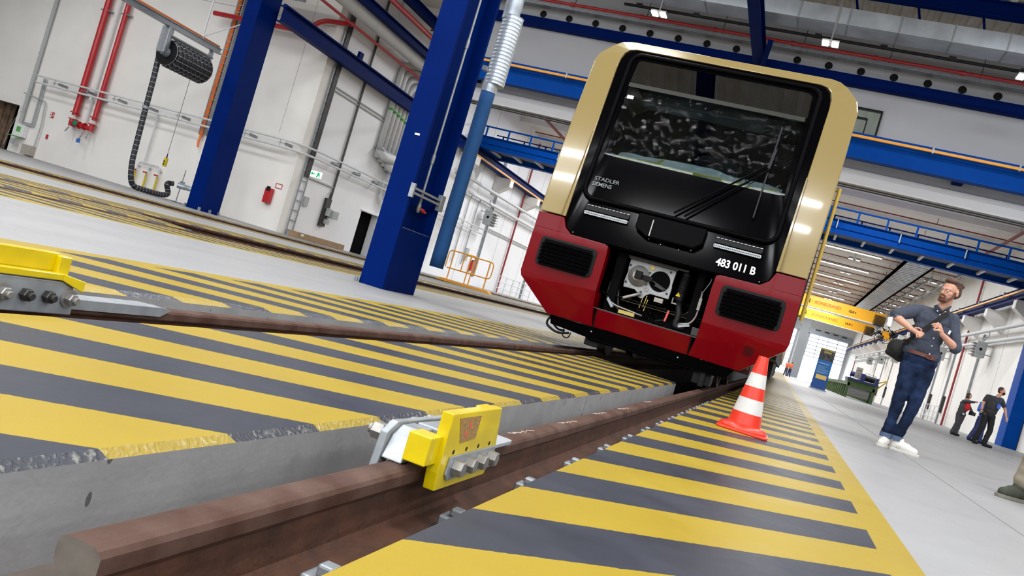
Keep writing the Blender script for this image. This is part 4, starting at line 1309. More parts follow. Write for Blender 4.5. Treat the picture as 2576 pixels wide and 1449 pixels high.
# ================================================================ TRAFFIC CONE
cn = thing('traffic_cone', 'red and white striped traffic cone in front of the train', 'cone', (-0.12, 5.77, 0))
b = MB(); b.prism(rrect(-0.285, 0.045, 5.605, 5.935, 0.03), 'xy', 0.0, 0.018)
b.build('base_plate', 'coner', cn, bevel=0.006)
b = MB(); b.lathe((-0.12, 5.77, 0.012), (0, 0, 1), [(0, 0.155), (0.012, 0.155), (0.026, 0.148), (0.034, 0.13), (0.042, 0.112)], 36); b.build('base_collar', 'coner', cn, smooth='all')
zz = [0.05, 0.13, 0.225, 0.305, 0.395, 0.512]
def cr(z): return 0.108 - (z - 0.05) / 0.46 * 0.075
for i in range(5):
    b = MB(); b.lathe((-0.12, 5.77, zz[i]), (0, 0, 1), [(0, cr(zz[i])), (zz[i + 1] - zz[i], cr(zz[i + 1]))], 40)
    b.build('cone_band', 'coner' if i % 2 == 0 else 'conew', cn, smooth=True)

# ================================================================ BACK WALL FITTINGS (wall at y = 29)
def topmesh(b, name, mt, label, cat, group=None, **k):
    return tag(b.build(name, mt, **k), label, cat, group)
WY = 28.9
for x, r, lb in ((-31.55, 0.14, 'thick'), (-30.42, 0.11, 'thinner')):
    r_ = r
    t = thing('fire_main_pipe', lb + ' red fire main pipe coming down the cream wall, ' + ('left of the pair' if r > 0.12 else 'right of the pair'), 'pipe', (x, 28.75, 1.9))
    b = MB(); b.tube([(x, 28.78, 2.35), (x, 28.78, 12.15)], r, 14); b.build('tube', 'red', t, smooth=True)
    b = MB()
    for z in (2.15, 2.45): b.lathe((x, 28.75, z), (0, 0, 1), [(0, r + 0.07), (0.04, r + 0.07)], 16)
    b.lathe((x, 28.75, 1.85), (0, 0, 1), [(0, r), (0.3, r)], 14)
    b.build('flange', 'red', t)
    b = MB()
    for z in (3.3, 7.2, 10): b.box(x - r - 0.12, x + r + 0.12, 28.72, 28.98, z, z + 0.05)
    b.build('pipe_clamp', 'galv', t)
t = thing('valve_set', 'red valve set with green wheel joining the two red pipes', 'valve', (-31, 28.6, 1.6))
b = MB(); b.tube(arc([(-31.55, 28.72, 2.0), (-31.2, 28.6, 1.98), (-30.42, 28.72, 1.95)], 0.1), 0.1, 12)
for x in (-31.3, -31.0, -30.7): b.lathe((x, 28.62, 1.98), (1, 0, 0), [(0, 0.16), (0.05, 0.16)], 14)
b.build('valve_body', 'red', t, smooth=True)
b = MB(); b.lathe((-31.02, 28.45, 2.0), (0, -1, 0), [(0, 0.1), (0.06, 0.12), (0.08, 0.1)], 14); b.build('hand_wheel', mat('valve_green', (0.0, 0.22, 0.11), 0.4), t)
b = MB(); b.tube([(-31.5, 28.6, 1.8), (-31.55, 28.5, 1.55)], 0.03, 8); b.tube([(-30.6, 28.6, 1.8), (-30.65, 28.5, 1.4)], 0.03, 8); b.tube([(-30.35, 28.6, 1.75), (-30.3, 28.5, 1.5)], 0.03, 8); b.build('drain_tap', 'steel', t)
b = MB(); b.box(-30.78, -30.6, 28.5, 28.55, 1.22, 1.4); b.build('tag_plate', mat('tag_blue', (0.03, 0.16, 0.5), 0.5), t)
b = MB(); b.tube([(-30.95, 28.88, 2.15), (-30.95, 28.88, 12.15)], 0.045, 8); topmesh(b, 'conduit', 'white', 'thin pale conduit between the two red pipes', 'conduit')
b = MB(); b.tube([(-34.6, 28.85, 1.4), (-34.6, 28.85, 12.15)], 0.08, 8); topmesh(b, 'conduit', 'greyp', 'grey vertical conduit above the white switch box at far left', 'conduit')
pr_ = thing('media_pipes', 'pair of thin white pipes running along the left walls at mid height', 'pipe', (-27, 28.6, 3.3))
b = MB()
for z in (3.63, 3.33): b.tube(arc([(-34.0, 28.5, z), (-20.2, 28.5, z), (-19.6, 29.4, z), (-19.6, 50, z)], 0.5), 0.042, 8)
b.build('tube', 'white', pr_, smooth=True)
for k in range(8):
    x = -33.0 + k * 1.75
    b = MB(); b.box(x, x + 0.36, 28.49, 28.51, 3.465, 3.49); b.box(x + 0.34, x + 0.36, 28.49, 28.99, 3.42, 3.54); b.box(x + 0.1, x + 0.11, 28.49, 28.51, 3.35, 3.62); b.build('pipe_bracket', 'galv', pr_)
for k in range(6):
    y = 31 + k * 1.9
    b = MB(); b.box(-19.64, -19.6, y, y + 0.5, 3.46, 3.5); b.box(-19.99, -19.6, y + 0.46, y + 0.5, 3.4, 3.56); b.build('pipe_bracket', 'galv', pr_)
# orange cables on ladder
t = thing('cable_ladder', 'vertical ladder of bright orange cables left of the slim column', 'cable', (-24.75, 28.9, 2.8))
b = MB()
for dx in (-0.09, -0.03, 0.03): b.tube([(-24.75 + dx, 28.86, 2.95), (-24.75 + dx, 28.86, 12.15)], 0.03, 6)
b.tube(arc([(-24.75, 28.86, 3.0), (-24.75, 28.8, 2.7), (-24.68, 28.78, 2.45)], 0.1), 0.05, 6)
b.build('orange_cable', 'orange', t)
b = MB(); b.box(-24.62, -24.58, 28.85, 28.98, 3.0, 12.15); b.box(-24.92, -24.88, 28.85, 28.98, 3.0, 12.15)
for k in range(30): b.box(-24.9, -24.6, 28.82, 28.9, 3.2 + k * 0.32, 3.23 + k * 0.32)
b.build('ladder_rungs', 'galv', t)
# air outlet manifold
t = thing('air_manifold', 'three pronged air outlet with yellow lower tubes on the cream wall', 'pipe', (-26.9, 28.8, 0.1))
b = MB(); b.tube([(-27.2, 28.85, 1.2), (-27.2, 28.85, 3.4)], 0.035, 8)
b.tube(arc([(-27.5, 28.85, 0.75), (-27.45, 28.85, 1.2), (-26.3, 28.85, 1.2), (-26.3, 28.85, 0.75)], 0.15), 0.03, 8); b.tube([(-26.9, 28.85, 0.75), (-26.88, 28.85, 1.2)], 0.03, 8)
b.build('tube', 'white', t, smooth=True)
for x in (-27.5, -26.9, -26.3):
    b = MB(); b.tube([(x, 28.85, 0.75), (x, 28.85, 0.12)], 0.045, 8); b.build('yellow_tube', 'yplate', t)
    b = MB(); b.box(x - 0.1, x + 0.06, 28.72, 28.8, 0.78, 0.84); b.build('tap_handle', 'red', t)
    b = MB(); b.box(x - 0.03, x + 0.03, 28.85, 28.999, 0.98, 1.02); b.build('bracket', 'galv', t)
# boxes at the far left
t = thing('switch_box', 'white switch box with green marks and loose wires by the doorway', 'box', (-34.5, 28.8, 0.3))
b = MB(); b.box(-34.75, -34.15, 28.75, 28.98, 0.75, 1.3); b.build('box_body', 'whitem', t, bevel=0.01)
b = MB(); b.box(-34.6, -34.35, 28.744, 28.75, 0.95, 1.2); b.box(-34.8, -34.2, 28.6, 28.75, 0.70, 0.74); b.build('green_mark', 'grn', t)
b = MB(); b.tube(arc([(-34.7, 28.8, 1.9), (-34.85, 28.75, 1.5), (-35.0, 28.75, 0.9), (-35.1, 28.75, 0.2)], 0.2), 0.01, 5)
b.tube([(-34.62 + 0.14 * math.cos(a * 0.5), 28.78, 2.0 + 0.14 * math.sin(a * 0.5)) for a in range(13)], 0.01, 5); b.build('loose_wire', 'greyp', t)
b = MB(); b.box(-34.6, -34.4, 28.6, 28.7, 0.35, 0.6); b.build('dispenser', 'greyp', t)
b = MB(); b.box(-33.95, -33.4, 28.7, 28.98, 0.05, 0.5); topmesh(b, 'distribution_box', 'beige', 'low grey distribution box on the cream wall near the doorway', 'box', bevel=0.01)
b = MB(); b.tube(arc([(-34.9, 28.85, 2.75), (-33.5, 28.85, 2.6), (-33.35, 28.85, 1.4), (-33.4, 28.85, 0.5)], 0.12), 0.03, 6); topmesh(b, 'conduit', 'greyp', 'bent grey conduit leading down to the low distribution box', 'conduit')
t = thing('tube_bundle', 'flat grey bundle of conduits stepping down beside the bent conduit', 'conduit', (-33.9, 28.9, 1.2))
for k in range(3):
    b = MB(); b.tube(arc([(-34.05 + k * 0.08, 28.92, 3.6), (-34.0 + k * 0.08, 28.92, 1.45 - k * 0.04), (-34.5, 28.92, 1.45 - k * 0.06)], 0.05), 0.028, 6); b.build('tube', 'greyp', t)
t = thing('fire_sign', 'small red and white fire sign on the cream wall left of the red pipes', 'sign', (-33.05, 28.98, 2.0))
b = MB(); b.box(-33.16, -32.94, 28.97, 28.985, 1.98, 2.24); b.build('plate', 'red', t)
b = MB(); b.box(-33.14, -33.06, 28.965, 28.972, 2.0, 2.1); b.box(-33.14, -33.06, 28.965, 28.972, 2.13, 2.22); b.box(-33.0, -32.96, 28.965, 28.972, 2.05, 2.2); b.build('symbol', 'whitem', t)
b = MB(); b.box(-33.0, -32.92, 28.93, 28.985, 1.0, 1.2); topmesh(b, 'call_point', 'red', 'tiny red call point low on the cream wall', 'alarm')
def extinguisher(name, x, y, z, nrm, label):
    t = thing(name, label, 'extinguisher', (x, y, z))
    b = MB()
    if nrm == 'y': b.box(x - 0.16, x + 0.16, y - 0.2, y, z, z + 0.62)
    else: b.box(x, x + 0.2, y - 0.25, y + 0.25, z, z + 0.62)
    b.build('red_cover', 'red', t, bevel=0.02)
    b = MB()
    if nrm == 'y': b.box(x - 0.08, x + 0.08, y - 0.22, y - 0.19, z + 0.5, z + 0.68)
    else: b.box(x + 0.03, x + 0.15, y - 0.08, y + 0.08, z + 0.6, z + 0.7)
    b.build('handle', 'black', t)
extinguisher('fire_extinguisher', -20.75, 28.98, 1.0, 'y', 'red fire extinguisher on the cream wall between the two columns')
b = MB(); b.ring([(-20.62, 1.7), (-20.3, 1.7), (-20.3, 1.9), (-20.62, 1.9)], [(-20.6, 1.72), (-20.32, 1.72), (-20.32, 1.88), (-20.6, 1.88)], 'xz', 28.975, 28.985)
topmesh(b, 'notice_frame', 'red', 'thin red outlined notice beside the left fire extinguisher', 'sign')
# ---- left wall fittings (wall at x = -20)
t = thing('cable_ladder', 'tall steel cable ladder at the corner of the white left wall', 'ladder', (-19.9, 29.9, 0))
b = MB(); b.box(-19.96, -19.92, 29.55, 29.6, 0, 12.15); b.box(-19.96, -19.92, 30.0, 30.05, 0, 12.15); b.build('side_rail', 'galv', t)
for k in range(30):
    b = MB(); b.box(-19.95, -19.92, 29.6, 30.0, 0.2 + k * 0.42, 0.235 + k * 0.42); b.build('rung', 'galv', t)
b = MB()
for dy in (0.1, 0.2, 0.3): b.tube([(-19.9, 29.62 + dy, 2.5), (-19.9, 29.62 + dy, 12.15)], 0.045, 6)
b.build('black_cable', 'darksteel', t)
t = thing('exit_sign', 'glowing green and white emergency exit sign on the left wall', 'sign', (-19.7, 29.9, 2.6))
b = MB(); b.box(-19.85, -19.35, 29.95, 30.03, 2.6, 2.86); b.build('sign_body', 'ewhite', t)
b = MB(); b.prism([(-19.83, 2.73), (-19.75, 2.82), (-19.75, 2.75), (-19.62, 2.75), (-19.62, 2.71), (-19.75, 2.71), (-19.75, 2.64)], 'xz', 29.944, 29.95)
b.prism([(-19.56, 2.62), (-19.5, 2.62), (-19.44, 2.72), (-19.4, 2.63), (-19.37, 2.64), (-19.42, 2.78), (-19.47, 2.84), (-19.54, 2.78), (-19.52, 2.74)], 'xz', 29.944, 29.95)
b.build('pictogram', 'egreen', t)
b = MB(); b.tube([(-19.93, 32.1, 1.95), (-19.93, 32.1, 12.15)], 0.05, 6); topmesh(b, 'conduit', 'darksteel', 'dark vertical conduit above the socket panel on the left wall', 'conduit')
b = MB()
for z in (6.3, 6.45): b.tube([(-19.94, 30.1, z), (-19.94, 34.6, z)], 0.03, 6)
topmesh(b, 'conduit', 'greyp', 'pair of level conduits high on the white left wall', 'conduit')
b = MB(); b.box(-19.98, -19.92, 30.1, 32.1, 2.5, 2.56); topmesh(b, 'conduit', 'greyp', 'level grey conduit from exit sign to socket panel', 'conduit')
t = thing('socket_panel', 'dark socket panel with grey boxes on the white left wall', 'panel', (-19.9, 32, 0.75))
b = MB(); b.box(-19.98, -19.86, 31.75, 32.15, 0.75, 2.0); b.build('back_plate', 'darksteel', t)
b = MB(); b.box(-19.9, -19.6, 32.15, 32.6, 1.2, 1.55); b.box(-19.88, -19.7, 31.9, 32.1, 1.25, 1.6); b.box(-19.88, -19.68, 31.95, 32.15, 0.9, 1.1); b.build('socket_box', 'greyp', t, bevel=0.01)
b = MB(); b.tube(arc([(-19.88, 31.9, 2.0), (-19.88, 31.9, 2.25), (-19.9, 32.1, 2.35)], 0.1), 0.02, 6); b.build('cable', 'darksteel', t)
b = MB(); b.box(-19.98, -19.9, 30.2, 30.5, 1.35, 1.75); topmesh(b, 'terminal_box', 'greyp', 'small grey terminal box beside the cable ladder', 'box')
t = thing('heating_pipes', 'bundle of five fat white pipes on the left wall behind the large column', 'pipe', (-19.8, 36, 4.5))
for k in range(5):
    b = MB(); y = 34.7 + k * 0.42
    b.tube(arc([(-19.84, y, 4.6 - k * 0.12), (-19.84, y, 9.2 - k * 0.25), (-19.3 + k * 0.1, y + 1.6, 9.45 - k * 0.1), (-19.2, y + 5, 9.5)], 0.5), 0.14, 12); b.build('insulated_tube', 'white', t, smooth='all')
b = MB(); b.tube(arc([(-19.8, 34.7, 5.0), (-19.6, 34.9, 4.75), (-19.0, 38.5, 4.9)], 0.4), 0.22, 12); b.tube(arc([(-19.8, 35.6, 4.6), (-19.5, 35.8, 4.35), (-19.0, 39, 4.4)], 0.4), 0.2, 12)
b.tube(arc([(-19.7, 36.2, 4.4), (-19.7, 36.3, 3.0), (-19.6, 36.9, 2.8)], 0.4), 0.17, 12); b.build('insulated_tube', 'white', t, smooth='all')
b = MB(); b.box(-19.99, -19.5, 34.5, 37, 4.98, 5.03); b.build('pipe_bracket', 'galv', t)
b = MB()
for k in range(5): b.lathe((-19.8, 34.7 + k * 0.42, 6.9 - k * 0.05), (0, 0, 1), [(0, 0.156), (0.09, 0.156)], 12)
b.build('flow_marking', 'grn', t)
t = thing('insulated_pipe', 'fat white insulated pipe slanting along the top left wall', 'pipe', (-18.9, 33, 9))
b = MB(); b.tube([(-18.9, 22, 9.3), (-18.9, 37.5, 9.3)], 0.3, 16); b.build('tube', 'white', t, smooth=True)
b = MB()
for y in (26, 30.8, 34.5): b.box(-19.2, -18.5, y, y + 0.06, 9.58, 9.62); b.box(-18.53, -18.5, y, y + 0.04, 9.6, 12.15)
b.build('hanger', 'galv', t)
b = MB(); b.tube([(-19.35, 24, 8.85), (-19.35, 36.6, 8.85)], 0.06, 8); topmesh(b, 'sprinkler_pipe', 'red', 'thin red pipe running under the fat white insulated pipe', 'pipe')
b = MB(); b.tube(arc([(-25.5, 28.4, 8.0), (-21.0, 28.4, 8.0), (-20.3, 28.4, 8.6), (-19.4, 29.2, 8.9)], 0.3), 0.1, 10); topmesh(b, 'sprinkler_pipe', 'red', 'red pipe bending up at the corner above the slanting beam', 'pipe')
b = MB(); ibeam_y(b, -18.3, 24, 38, 9.35, 9.7, 0.3); topmesh(b, 'roof_beam', 'blue', 'blue beam beside the fat white pipe, top of the left wall', 'beam')
b = MB(); ibeam_y(b, -17.9, 24, 36, 10.5, 10.9, 0.3); topmesh(b, 'roof_beam', 'blue', 'highest blue beam at the top left behind the large column', 'beam')
b = MB(); b.tube([(-18.0, 24, 10.15), (-18.0, 35, 10.15)], 0.11, 10); topmesh(b, 'sprinkler_pipe', 'red', 'bright red pipe between the two highest blue beams', 'pipe')
b = MB(); b.box(-18.1, -17.8, 33.6, 33.9, 10.92, 12.15); topmesh(b, 'roof_post', 'blue', 'short blue post rising behind the highest beams', 'column')
t = thing('ceiling_unit', 'grey ventilation unit at the top edge beside the slim blue column', 'duct', (-22, 26.5, 9.2))
b = MB(); b.box(-24.3, -20.7, 25.8, 27.6, 8.9, 9.5); b.build('casing', 'duct', t, bevel=0.02)
b = MB()
for x in (-24, -21): b.box(x, x + 0.04, 26, 26.04, 9.5, 12.15)
b.build('hanger', 'galv', t)
t = thing('cardboard_box', 'long flat brown cardboard box on the floor by the left wall', 'box', (-19.5, 31.3, 0))
b = MB(); b.box(-19.75, -19.35, 29.5, 33.4, 0, 0.24); b.build('carton', 'card', t, bevel=0.01)
b = MB(); b.box(-19.349, -19.346, 29.8, 30.0, 0.12, 0.2); b.build('label', 'whitem', t)
b = MB(); b.box(-19.56, -19.53, 29.49, 33.41, 0.24, 0.243); b.build('tape', 'beige', t)
# ---- hose reel
t = thing('exhaust_hose_reel', 'black ribbed exhaust hose reel hanging on its rail at upper left', 'hose reel', (-23, 24.8, 0))
RC = (-23.0, 5.08)
def ribbed(name, pts, r, parent, n=16):
    b = MB(); rs = []
    for i in range(len(pts)): rs.append(r if i % 2 else r * 0.9)
    b.tube(pts, rs, n); o = b.build(name, mat_hose, parent, smooth=True)
    b = MB()
    for i in range(1, len(pts) - 1, 4):
        d = (Vector(pts[i + 1]) - Vector(pts[i - 1])).normalized()
        b.lathe(Vector(pts[i]) - d * 0.006, d, [(0, r * 1.03), (0.012, r * 1.03)], n)
    q = b.build('wire_rib', mat_rib, o); q['kind'] = 'stuff'
mat_hose = mat('hose_black', (0.012, 0.013, 0.02), 0.5); mat_rib = mat('hose_wire', (0.42, 0.42, 0.40), 0.5)
for k in range(8):
    y = 24.15 + k * 0.235
    pts = [(RC[0] + 0.40 * math.cos(a * PI / 24), y, RC[1] + 0.40 * math.sin(a * PI / 24)) for a in range(48)]
    b = MB(); b.tube(pts, [0.12 if i % 2 else 0.108 for i in range(48)], 12, close=True); hl = b.build('hose_turn', mat_hose, t, smooth=True)
    b = MB()
    for a in range(0, 48, 3):
        an = a * PI / 24; d = Vector((-math.sin(an), 0, math.cos(an)))
        b.lathe(Vector(pts[a]) - d * 0.006, d, [(0, 0.124), (0.012, 0.124)], 12)
    b.build('wire_rib', mat_rib, hl)
b = MB(); b.lathe((RC[0], 23.92, RC[1]), (0, 1, 0), [(0, 0.46), (0.03, 0.46), (0.03, 0.28), (2.0, 0.28), (2.0, 0.42), (2.03, 0.42)], 32); b.build('drum', 'black', t)
b = MB(); b.tube([(RC[0] + 0.46 * math.cos(a * PI / 20), 23.945, RC[1] + 0.46 * math.sin(a * PI / 20)) for a in range(40)], 0.012, 6, close=True); b.build('drum_rim', 'steel', t)
b = MB(); b.lathe((RC[0], 23.70, RC[1]), (0, 1, 0), [(0, 0.13), (0.22, 0.17)], 20); b.build('hub', 'galv', t)
b = MB(); b.box(-23.22, -22.86, 23.62, 23.8, 5.0, 5.95); b.box(-23.08, -22.92, 23.82, 23.92, 5.05, 5.95); b.build('gearbox', 'galv', t, bevel=0.03)
b = MB(); b.box(-23.08, -22.92, 26.02, 26.1, 5.05, 5.95); b.box(-23.06, -22.94, 23.8, 26.1, 5.62, 5.72); b.tube([(-22.85, 23.8, 5.66), (-22.85, 26.05, 5.66)], 0.03, 6); b.build('reel_frame', 'galv', t)
pts = arc([(-23.42, 24.05, 5.05), (-23.35, 24.05, 4.2), (-23.22, 24.0, 2.2), (-23.15, 24.0, 0.9), (-23.05, 24.15, 0.14), (-23.15, 25.2, 0.12), (-23.3, 26.0, 0.12), (-23.3, 26.4, 0.2), (-23.4, 26.2, 0.62), (-23.3, 26.45, 0.66)], 0.7, 6)
def resample(pts, st):
    out = [Vector(pts[0])]; acc = 0
    for i in range(1, len(pts)):
        a, c = Vector(pts[i - 1]), Vector(pts[i]); L = (c - a).length
        d = st - acc
        while d <= L:
            out.append(a + (c - a) * (d / L)); d += st
        acc = L - (d - st)
    return out
ribbed('hose', resample(pts, 0.045), 0.105, t, 14)
b = MB(); b.lathe((-23.27, 24.0, 2.95), (0.06, 0, 1), [(0, 0.125), (0.1, 0.125)], 14); b.build('hose_clamp', 'galv', t)
b = MB(); b.tube([(-23.0, 25.4, 4.65), (-23.0, 25.4, 1.7)], 0.008, 6); b.tube([(-23.0, 25.4, 1.7), (-23.0, 25.4, 1.5)], [0.01, 0.03], 8); b.build('pendant_cable', 'black', t)
b = MB(); b.box(-23.06, -22.94, 25.34, 25.46, 1.18, 1.5); pc = b.build('pendant_control', 'yplate', t, bevel=0.015)
b = MB(); b.box(-23.03, -22.97, 25.33, 25.34, 1.24, 1.3); b.box(-23.03, -22.97, 25.33, 25.34, 1.34, 1.4); b.build('push_button', 'black', pc)
t = thing('hose_nozzle_stand', 'silver exhaust nozzle on a thin stand beside the slim column', 'nozzle', (-23.05, 26.7, 0))
b = MB(); b.lathe((-23.25, 26.65, 0.66), (0.9, 0.5, 0), [(0, 0.11), (0.3, 0.115), (0.32, 0.10), (0.75, 0.10)], 18); b.build('nozzle', 'duct', t, smooth=True)
b = MB(); b.tube([(-23.20, 26.75, 0.0), (-23.15, 26.75, 1.3)], 0.02, 8); b.box(-23.40, -22.95, 26.7, 26.8, 0, 0.03); b.box(-23.20, -23.13, 26.5, 27.0, 0, 0.03); b.box(-23.25, -23.05, 26.72, 26.78, 0.78, 0.84); b.build('stand', 'galv', t)
t = thing('hose_rail', 'overhead rail with orange cable carrying the black hose reel', 'rail', (-23, 20, 5.95))
b = MB(); b.box(-23.1, -22.9, 12, 26.5, 5.95, 6.0); b.box(-23.02, -22.98, 12, 26.5, 6.0, 6.14); b.box(-23.08, -22.92, 12, 26.5, 6.14, 6.17); b.build('rail_profile', 'galv', t)
b = MB(); b.box(-23.1, -22.98, 12, 26.4, 6.19, 6.25); b.build('orange_cable', 'orange', t)
b = MB()
for y in (20.5, 25.4): b.tube([(-23, y, 6.17), (-23, y, 12.15)], 0.03, 6)
b.tube([(-23, 25.4, 6.25), (-20.7, 25.0, 7.1)], 0.018, 6); b.build('hanger', 'white', t)
# ---- floor barrier, fences
t = thing('barrier', 'amber tubular safety barrier standing on the floor by the third track', 'barrier', (-13.8, 34.9, 0))
b = MB()
b.tube(resample(arc([(-15.0, 34.9, 0.62), (-15.0, 34.9, 1.42), (-13.55, 34.9, 1.42), (-13.55, 34.9, 0.62), (-15.0, 34.9, 0.62)], 0.18), 0.1), 0.028, 8)
b.tube(resample(arc([(-14.2, 34.85, 0.62), (-14.2, 34.85, 1.38), (-12.75, 34.85, 1.38), (-12.75, 34.85, 0.62), (-14.2, 34.85, 0.62)], 0.18), 0.1), 0.028, 8)
b.build('tube_frame', 'amber', t, smooth=True)
for x in (-14.75, -13.9, -13.7, -12.95):
    b = MB(); b.tube([(x, 34.88, 0.08), (x, 34.88, 1.4)], 0.03, 8); b.build('post', 'amber', t)
b = MB(); b.prism([(-15.2, 0), (-12.5, 0), (-12.7, 0.12), (-13.7, 0.1), (-13.9, 0.1), (-15.0, 0.12)], 'xz', 34.7, 35.1); b.build('base_plate', 'amber', t)
def fence(x, y0_, y1_, label, sx):
    t = thing('railing', label, 'railing', (x, (y0_ + y1_) / 2, 0))
    for z in (0.35, 0.75, 1.15):
        b = MB(); b.tube([(x, y0_, z), (x, y1_, z)], 0.028, 6); b.build('rail_bar', 'white', t)
    n = int((y1_ - y0_) / 1.5) + 1
    for k in range(n):
        y = y0_ + (y1_ - y0_) * k / (n - 1)
        b = MB(); b.tube([(x, y, 0), (x, y, 1.18)], 0.028, 6); b.build('post', 'white', t)
fence(-18.6, 52.5, 60, 'white floor railing far along the left wall beside the train', -1)
fence(10.2, 62, 74, 'white floor railing along the right wall behind the standing man', 1)
# ---- left wall beyond the column
def hpipe(x, y0_, y1_, z, r, label, mt='white', name='wall_pipe'):
    b = MB(); b.tube([(x, y0_, z), (x, y1_, z)], r, 10); return topmesh(b, name, mt, label, 'pipe', smooth=True)
hpipe(-19.55, 43, 150, 6.05, 0.10, 'upper of two white pipes along the left wall beyond the column')
hpipe(-19.7, 46, 150, 5.35, 0.11, 'lower of two white pipes along the left wall beyond the column')
hpipe(10.55, 44, 150, 6.2, 0.11, 'upper of two white pipes along the right wall behind the man')
hpipe(10.7, 44, 150, 5.55, 0.11, 'lower of two white pipes along the right wall behind the man')
def heater(x, y, z, sx, label, group):
    t = thing('fan_heater', label, 'heater', (x, y, z), group)
    b = MB(); b.box(x, x + sx * 0.55, y - 0.45, y + 0.45, z, z + 0.95); b.build('casing', 'greyp', t, bevel=0.04)
    for k in range(5):
        b = MB(); b.box(x + sx * 0.56, x + sx * 0.75, y - 0.42, y + 0.42, z + 0.08 + k * 0.17, z + 0.11 + k * 0.17); b.build('louvre', 'galv', t)
    b = MB(); b.lathe((x + sx * 0.3, y - 0.455, z + 0.48), (0, -1, 0), [(0, 0.3), (0.03, 0.3), (0.03, 0.27), (0.01, 0.27)], 20); fg = b.build('fan_guard', 'greyp', t)
    b = MB(); b.lathe((x + sx * 0.3, y - 0.47, z + 0.48), (0, -1, 0), [(0, 0.09), (0.02, 0.07)], 12); b.build('fan_hub', 'black', fg)
    b = MB(); b.box(x - sx * 0.35, x, y - 0.3, y - 0.25, z + 0.2, z + 0.25); b.box(x - sx * 0.35, x, y - 0.3, y - 0.25, z + 0.75, z + 0.8); b.build('wall_bracket', 'galv', t)
    b = MB(); b.tube(arc([(x + sx * 0.2, y, z + 0.95), (x + sx * 0.15, y, z + 1.25), (x, y, z + 1.3), (x, y, z + 1.6)], 0.1), 0.035, 6); b.build('feed_pipe', 'galv', t)
    return t
heater(-19.6, 49.6, 3.95, 1, 'grey fan heater on the left wall beside the blue fabric sleeve', 'wall fan heaters')
heater(-19.6, 64, 3.95, 1, 'grey fan heater on the left wall partly behind the train', 'wall fan heaters')
for k, y in enumerate((55.5, 68.2, 80, 93, 106, 119)):
    heater(10.6, y, 4.5, -1, ('nearest grey fan heater on the right wall, right of the man', 'second grey fan heater on the right wall, beside the man',
           'third grey fan heater on the right wall, behind the man', 'fourth grey fan heater on the right wall, left of the man', 'fifth grey fan heater on the right wall, left of the man', 'farthest grey fan heater on the right wall')[k], 'wall fan heaters')
def vtray(x, y, z0_, z1_, sx, label, w_=0.35):
    t = thing('riser_tray', label, 'tray', (x, y, z0_))
    b = MB(); b.box(x, x + sx * 0.05, y, y + 0.04, z0_, z1_); b.box(x, x + sx * 0.05, y + w_, y + w_ + 0.04, z0_, z1_)
    for k in range(3): b.tube([(x + sx * 0.05, y + 0.1 + k * 0.08, z0_), (x + sx * 0.05, y + 0.1 + k * 0.08, z1_)], 0.02, 5)
    b.build('side_rail', 'galv', t)
    b = MB()
    n = int((z1_ - z0_) / 0.5)
    for k in range(n): b.box(x, x + sx * 0.03, y, y + w_, z0_ + k * 0.5, z0_ + 0.04 + k * 0.5)
    b.build('rungs', 'galv', t)
vtray(-19.98, 51, 0.6, 9, 1, 'vertical cable tray on the left wall right of the heater')
vtray(-19.98, 62, 0.0, 9, 1, 'vertical cable tray on the left wall behind the train')
for k, y in enumerate((47.6, 58.3, 66, 71.5, 78, 85, 92, 100, 108, 116)):
    vtray(10.98, y, 0.0, 6.2, -1, 'vertical cable tray on the right wall, number %s from the viewer' % ('one', 'two', 'three', 'four', 'five', 'six', 'seven', 'eight', 'nine', 'ten')[k], 0.45 if k else 1.0)
    if k > 1:
        b = MB(); b.box(10.8, 10.97, y - 0.7, y - 0.35, 0.8, 2.0)
        topmesh(b, 'socket_panel', 'darksteel', 'dark socket panel on the right wall, beside cable tray number %s' % ('one', 'two', 'three', 'four', 'five', 'six', 'seven', 'eight', 'nine', 'ten')[k], 'panel')
for x, y, lb in ((-19.85, 56.2, 'left wall between the train and railing'), (10.85, 63.3, 'right wall between the man and the visitors'), (10.85, 150, 'right wall near the far gate')):
    b = MB(); b.tube([(x, y, 0), (x, y, 11)], 0.07, 8); topmesh(b, 'standpipe', 'redd' if y > 100 else mat('standpipe_red', (0.3, 0.03, 0.03), 0.5), 'dark red standpipe on the ' + lb, 'pipe')
b = MB(); b.box(-19.98, -19.9, 48.8, 49.3, 1.4, 2.2); topmesh(b, 'notice_frame', 'greyp', 'pale framed notice on the left wall above the amber barrier', 'sign')
extinguisher('fire_extinguisher', -19.98, 50.4, 0.9, 'x', 'red fire extinguisher on the far left wall behind the amber barrier')
b = MB()
for k in range(2): b.tube(arc([(-19.9, 47.2 + k * 1.5, 5.3), (-19.9, 47.0 + k * 1.5, 4.9), (-19.9, 47.0 + k * 1.5, 1.1)], 0.2), 0.045, 6)
topmesh(b, 'down_pipe', 'greyp', 'two grey down pipes on the left wall right of the blue sleeve', 'pipe')
b = MB(); b.tube([(-19.93, 51.6, 3.9), (-19.93, 64, 3.9)], 0.03, 6); b.tube([(-19.93, 51.6, 3.75), (-19.93, 64, 3.75)], 0.03, 6)
topmesh(b, 'conduit', 'greyp', 'twin level conduits across the left wall beside the train', 'conduit')
t = thing('steel_column', 'blue column at the right frame edge where the right wall begins', 'column', (10.7, 45.5, 0))
b = MB(); b.box(10.35, 10.95, 44.9, 46.2, 0, 7.3); b.build('box_section', 'blueb', t)

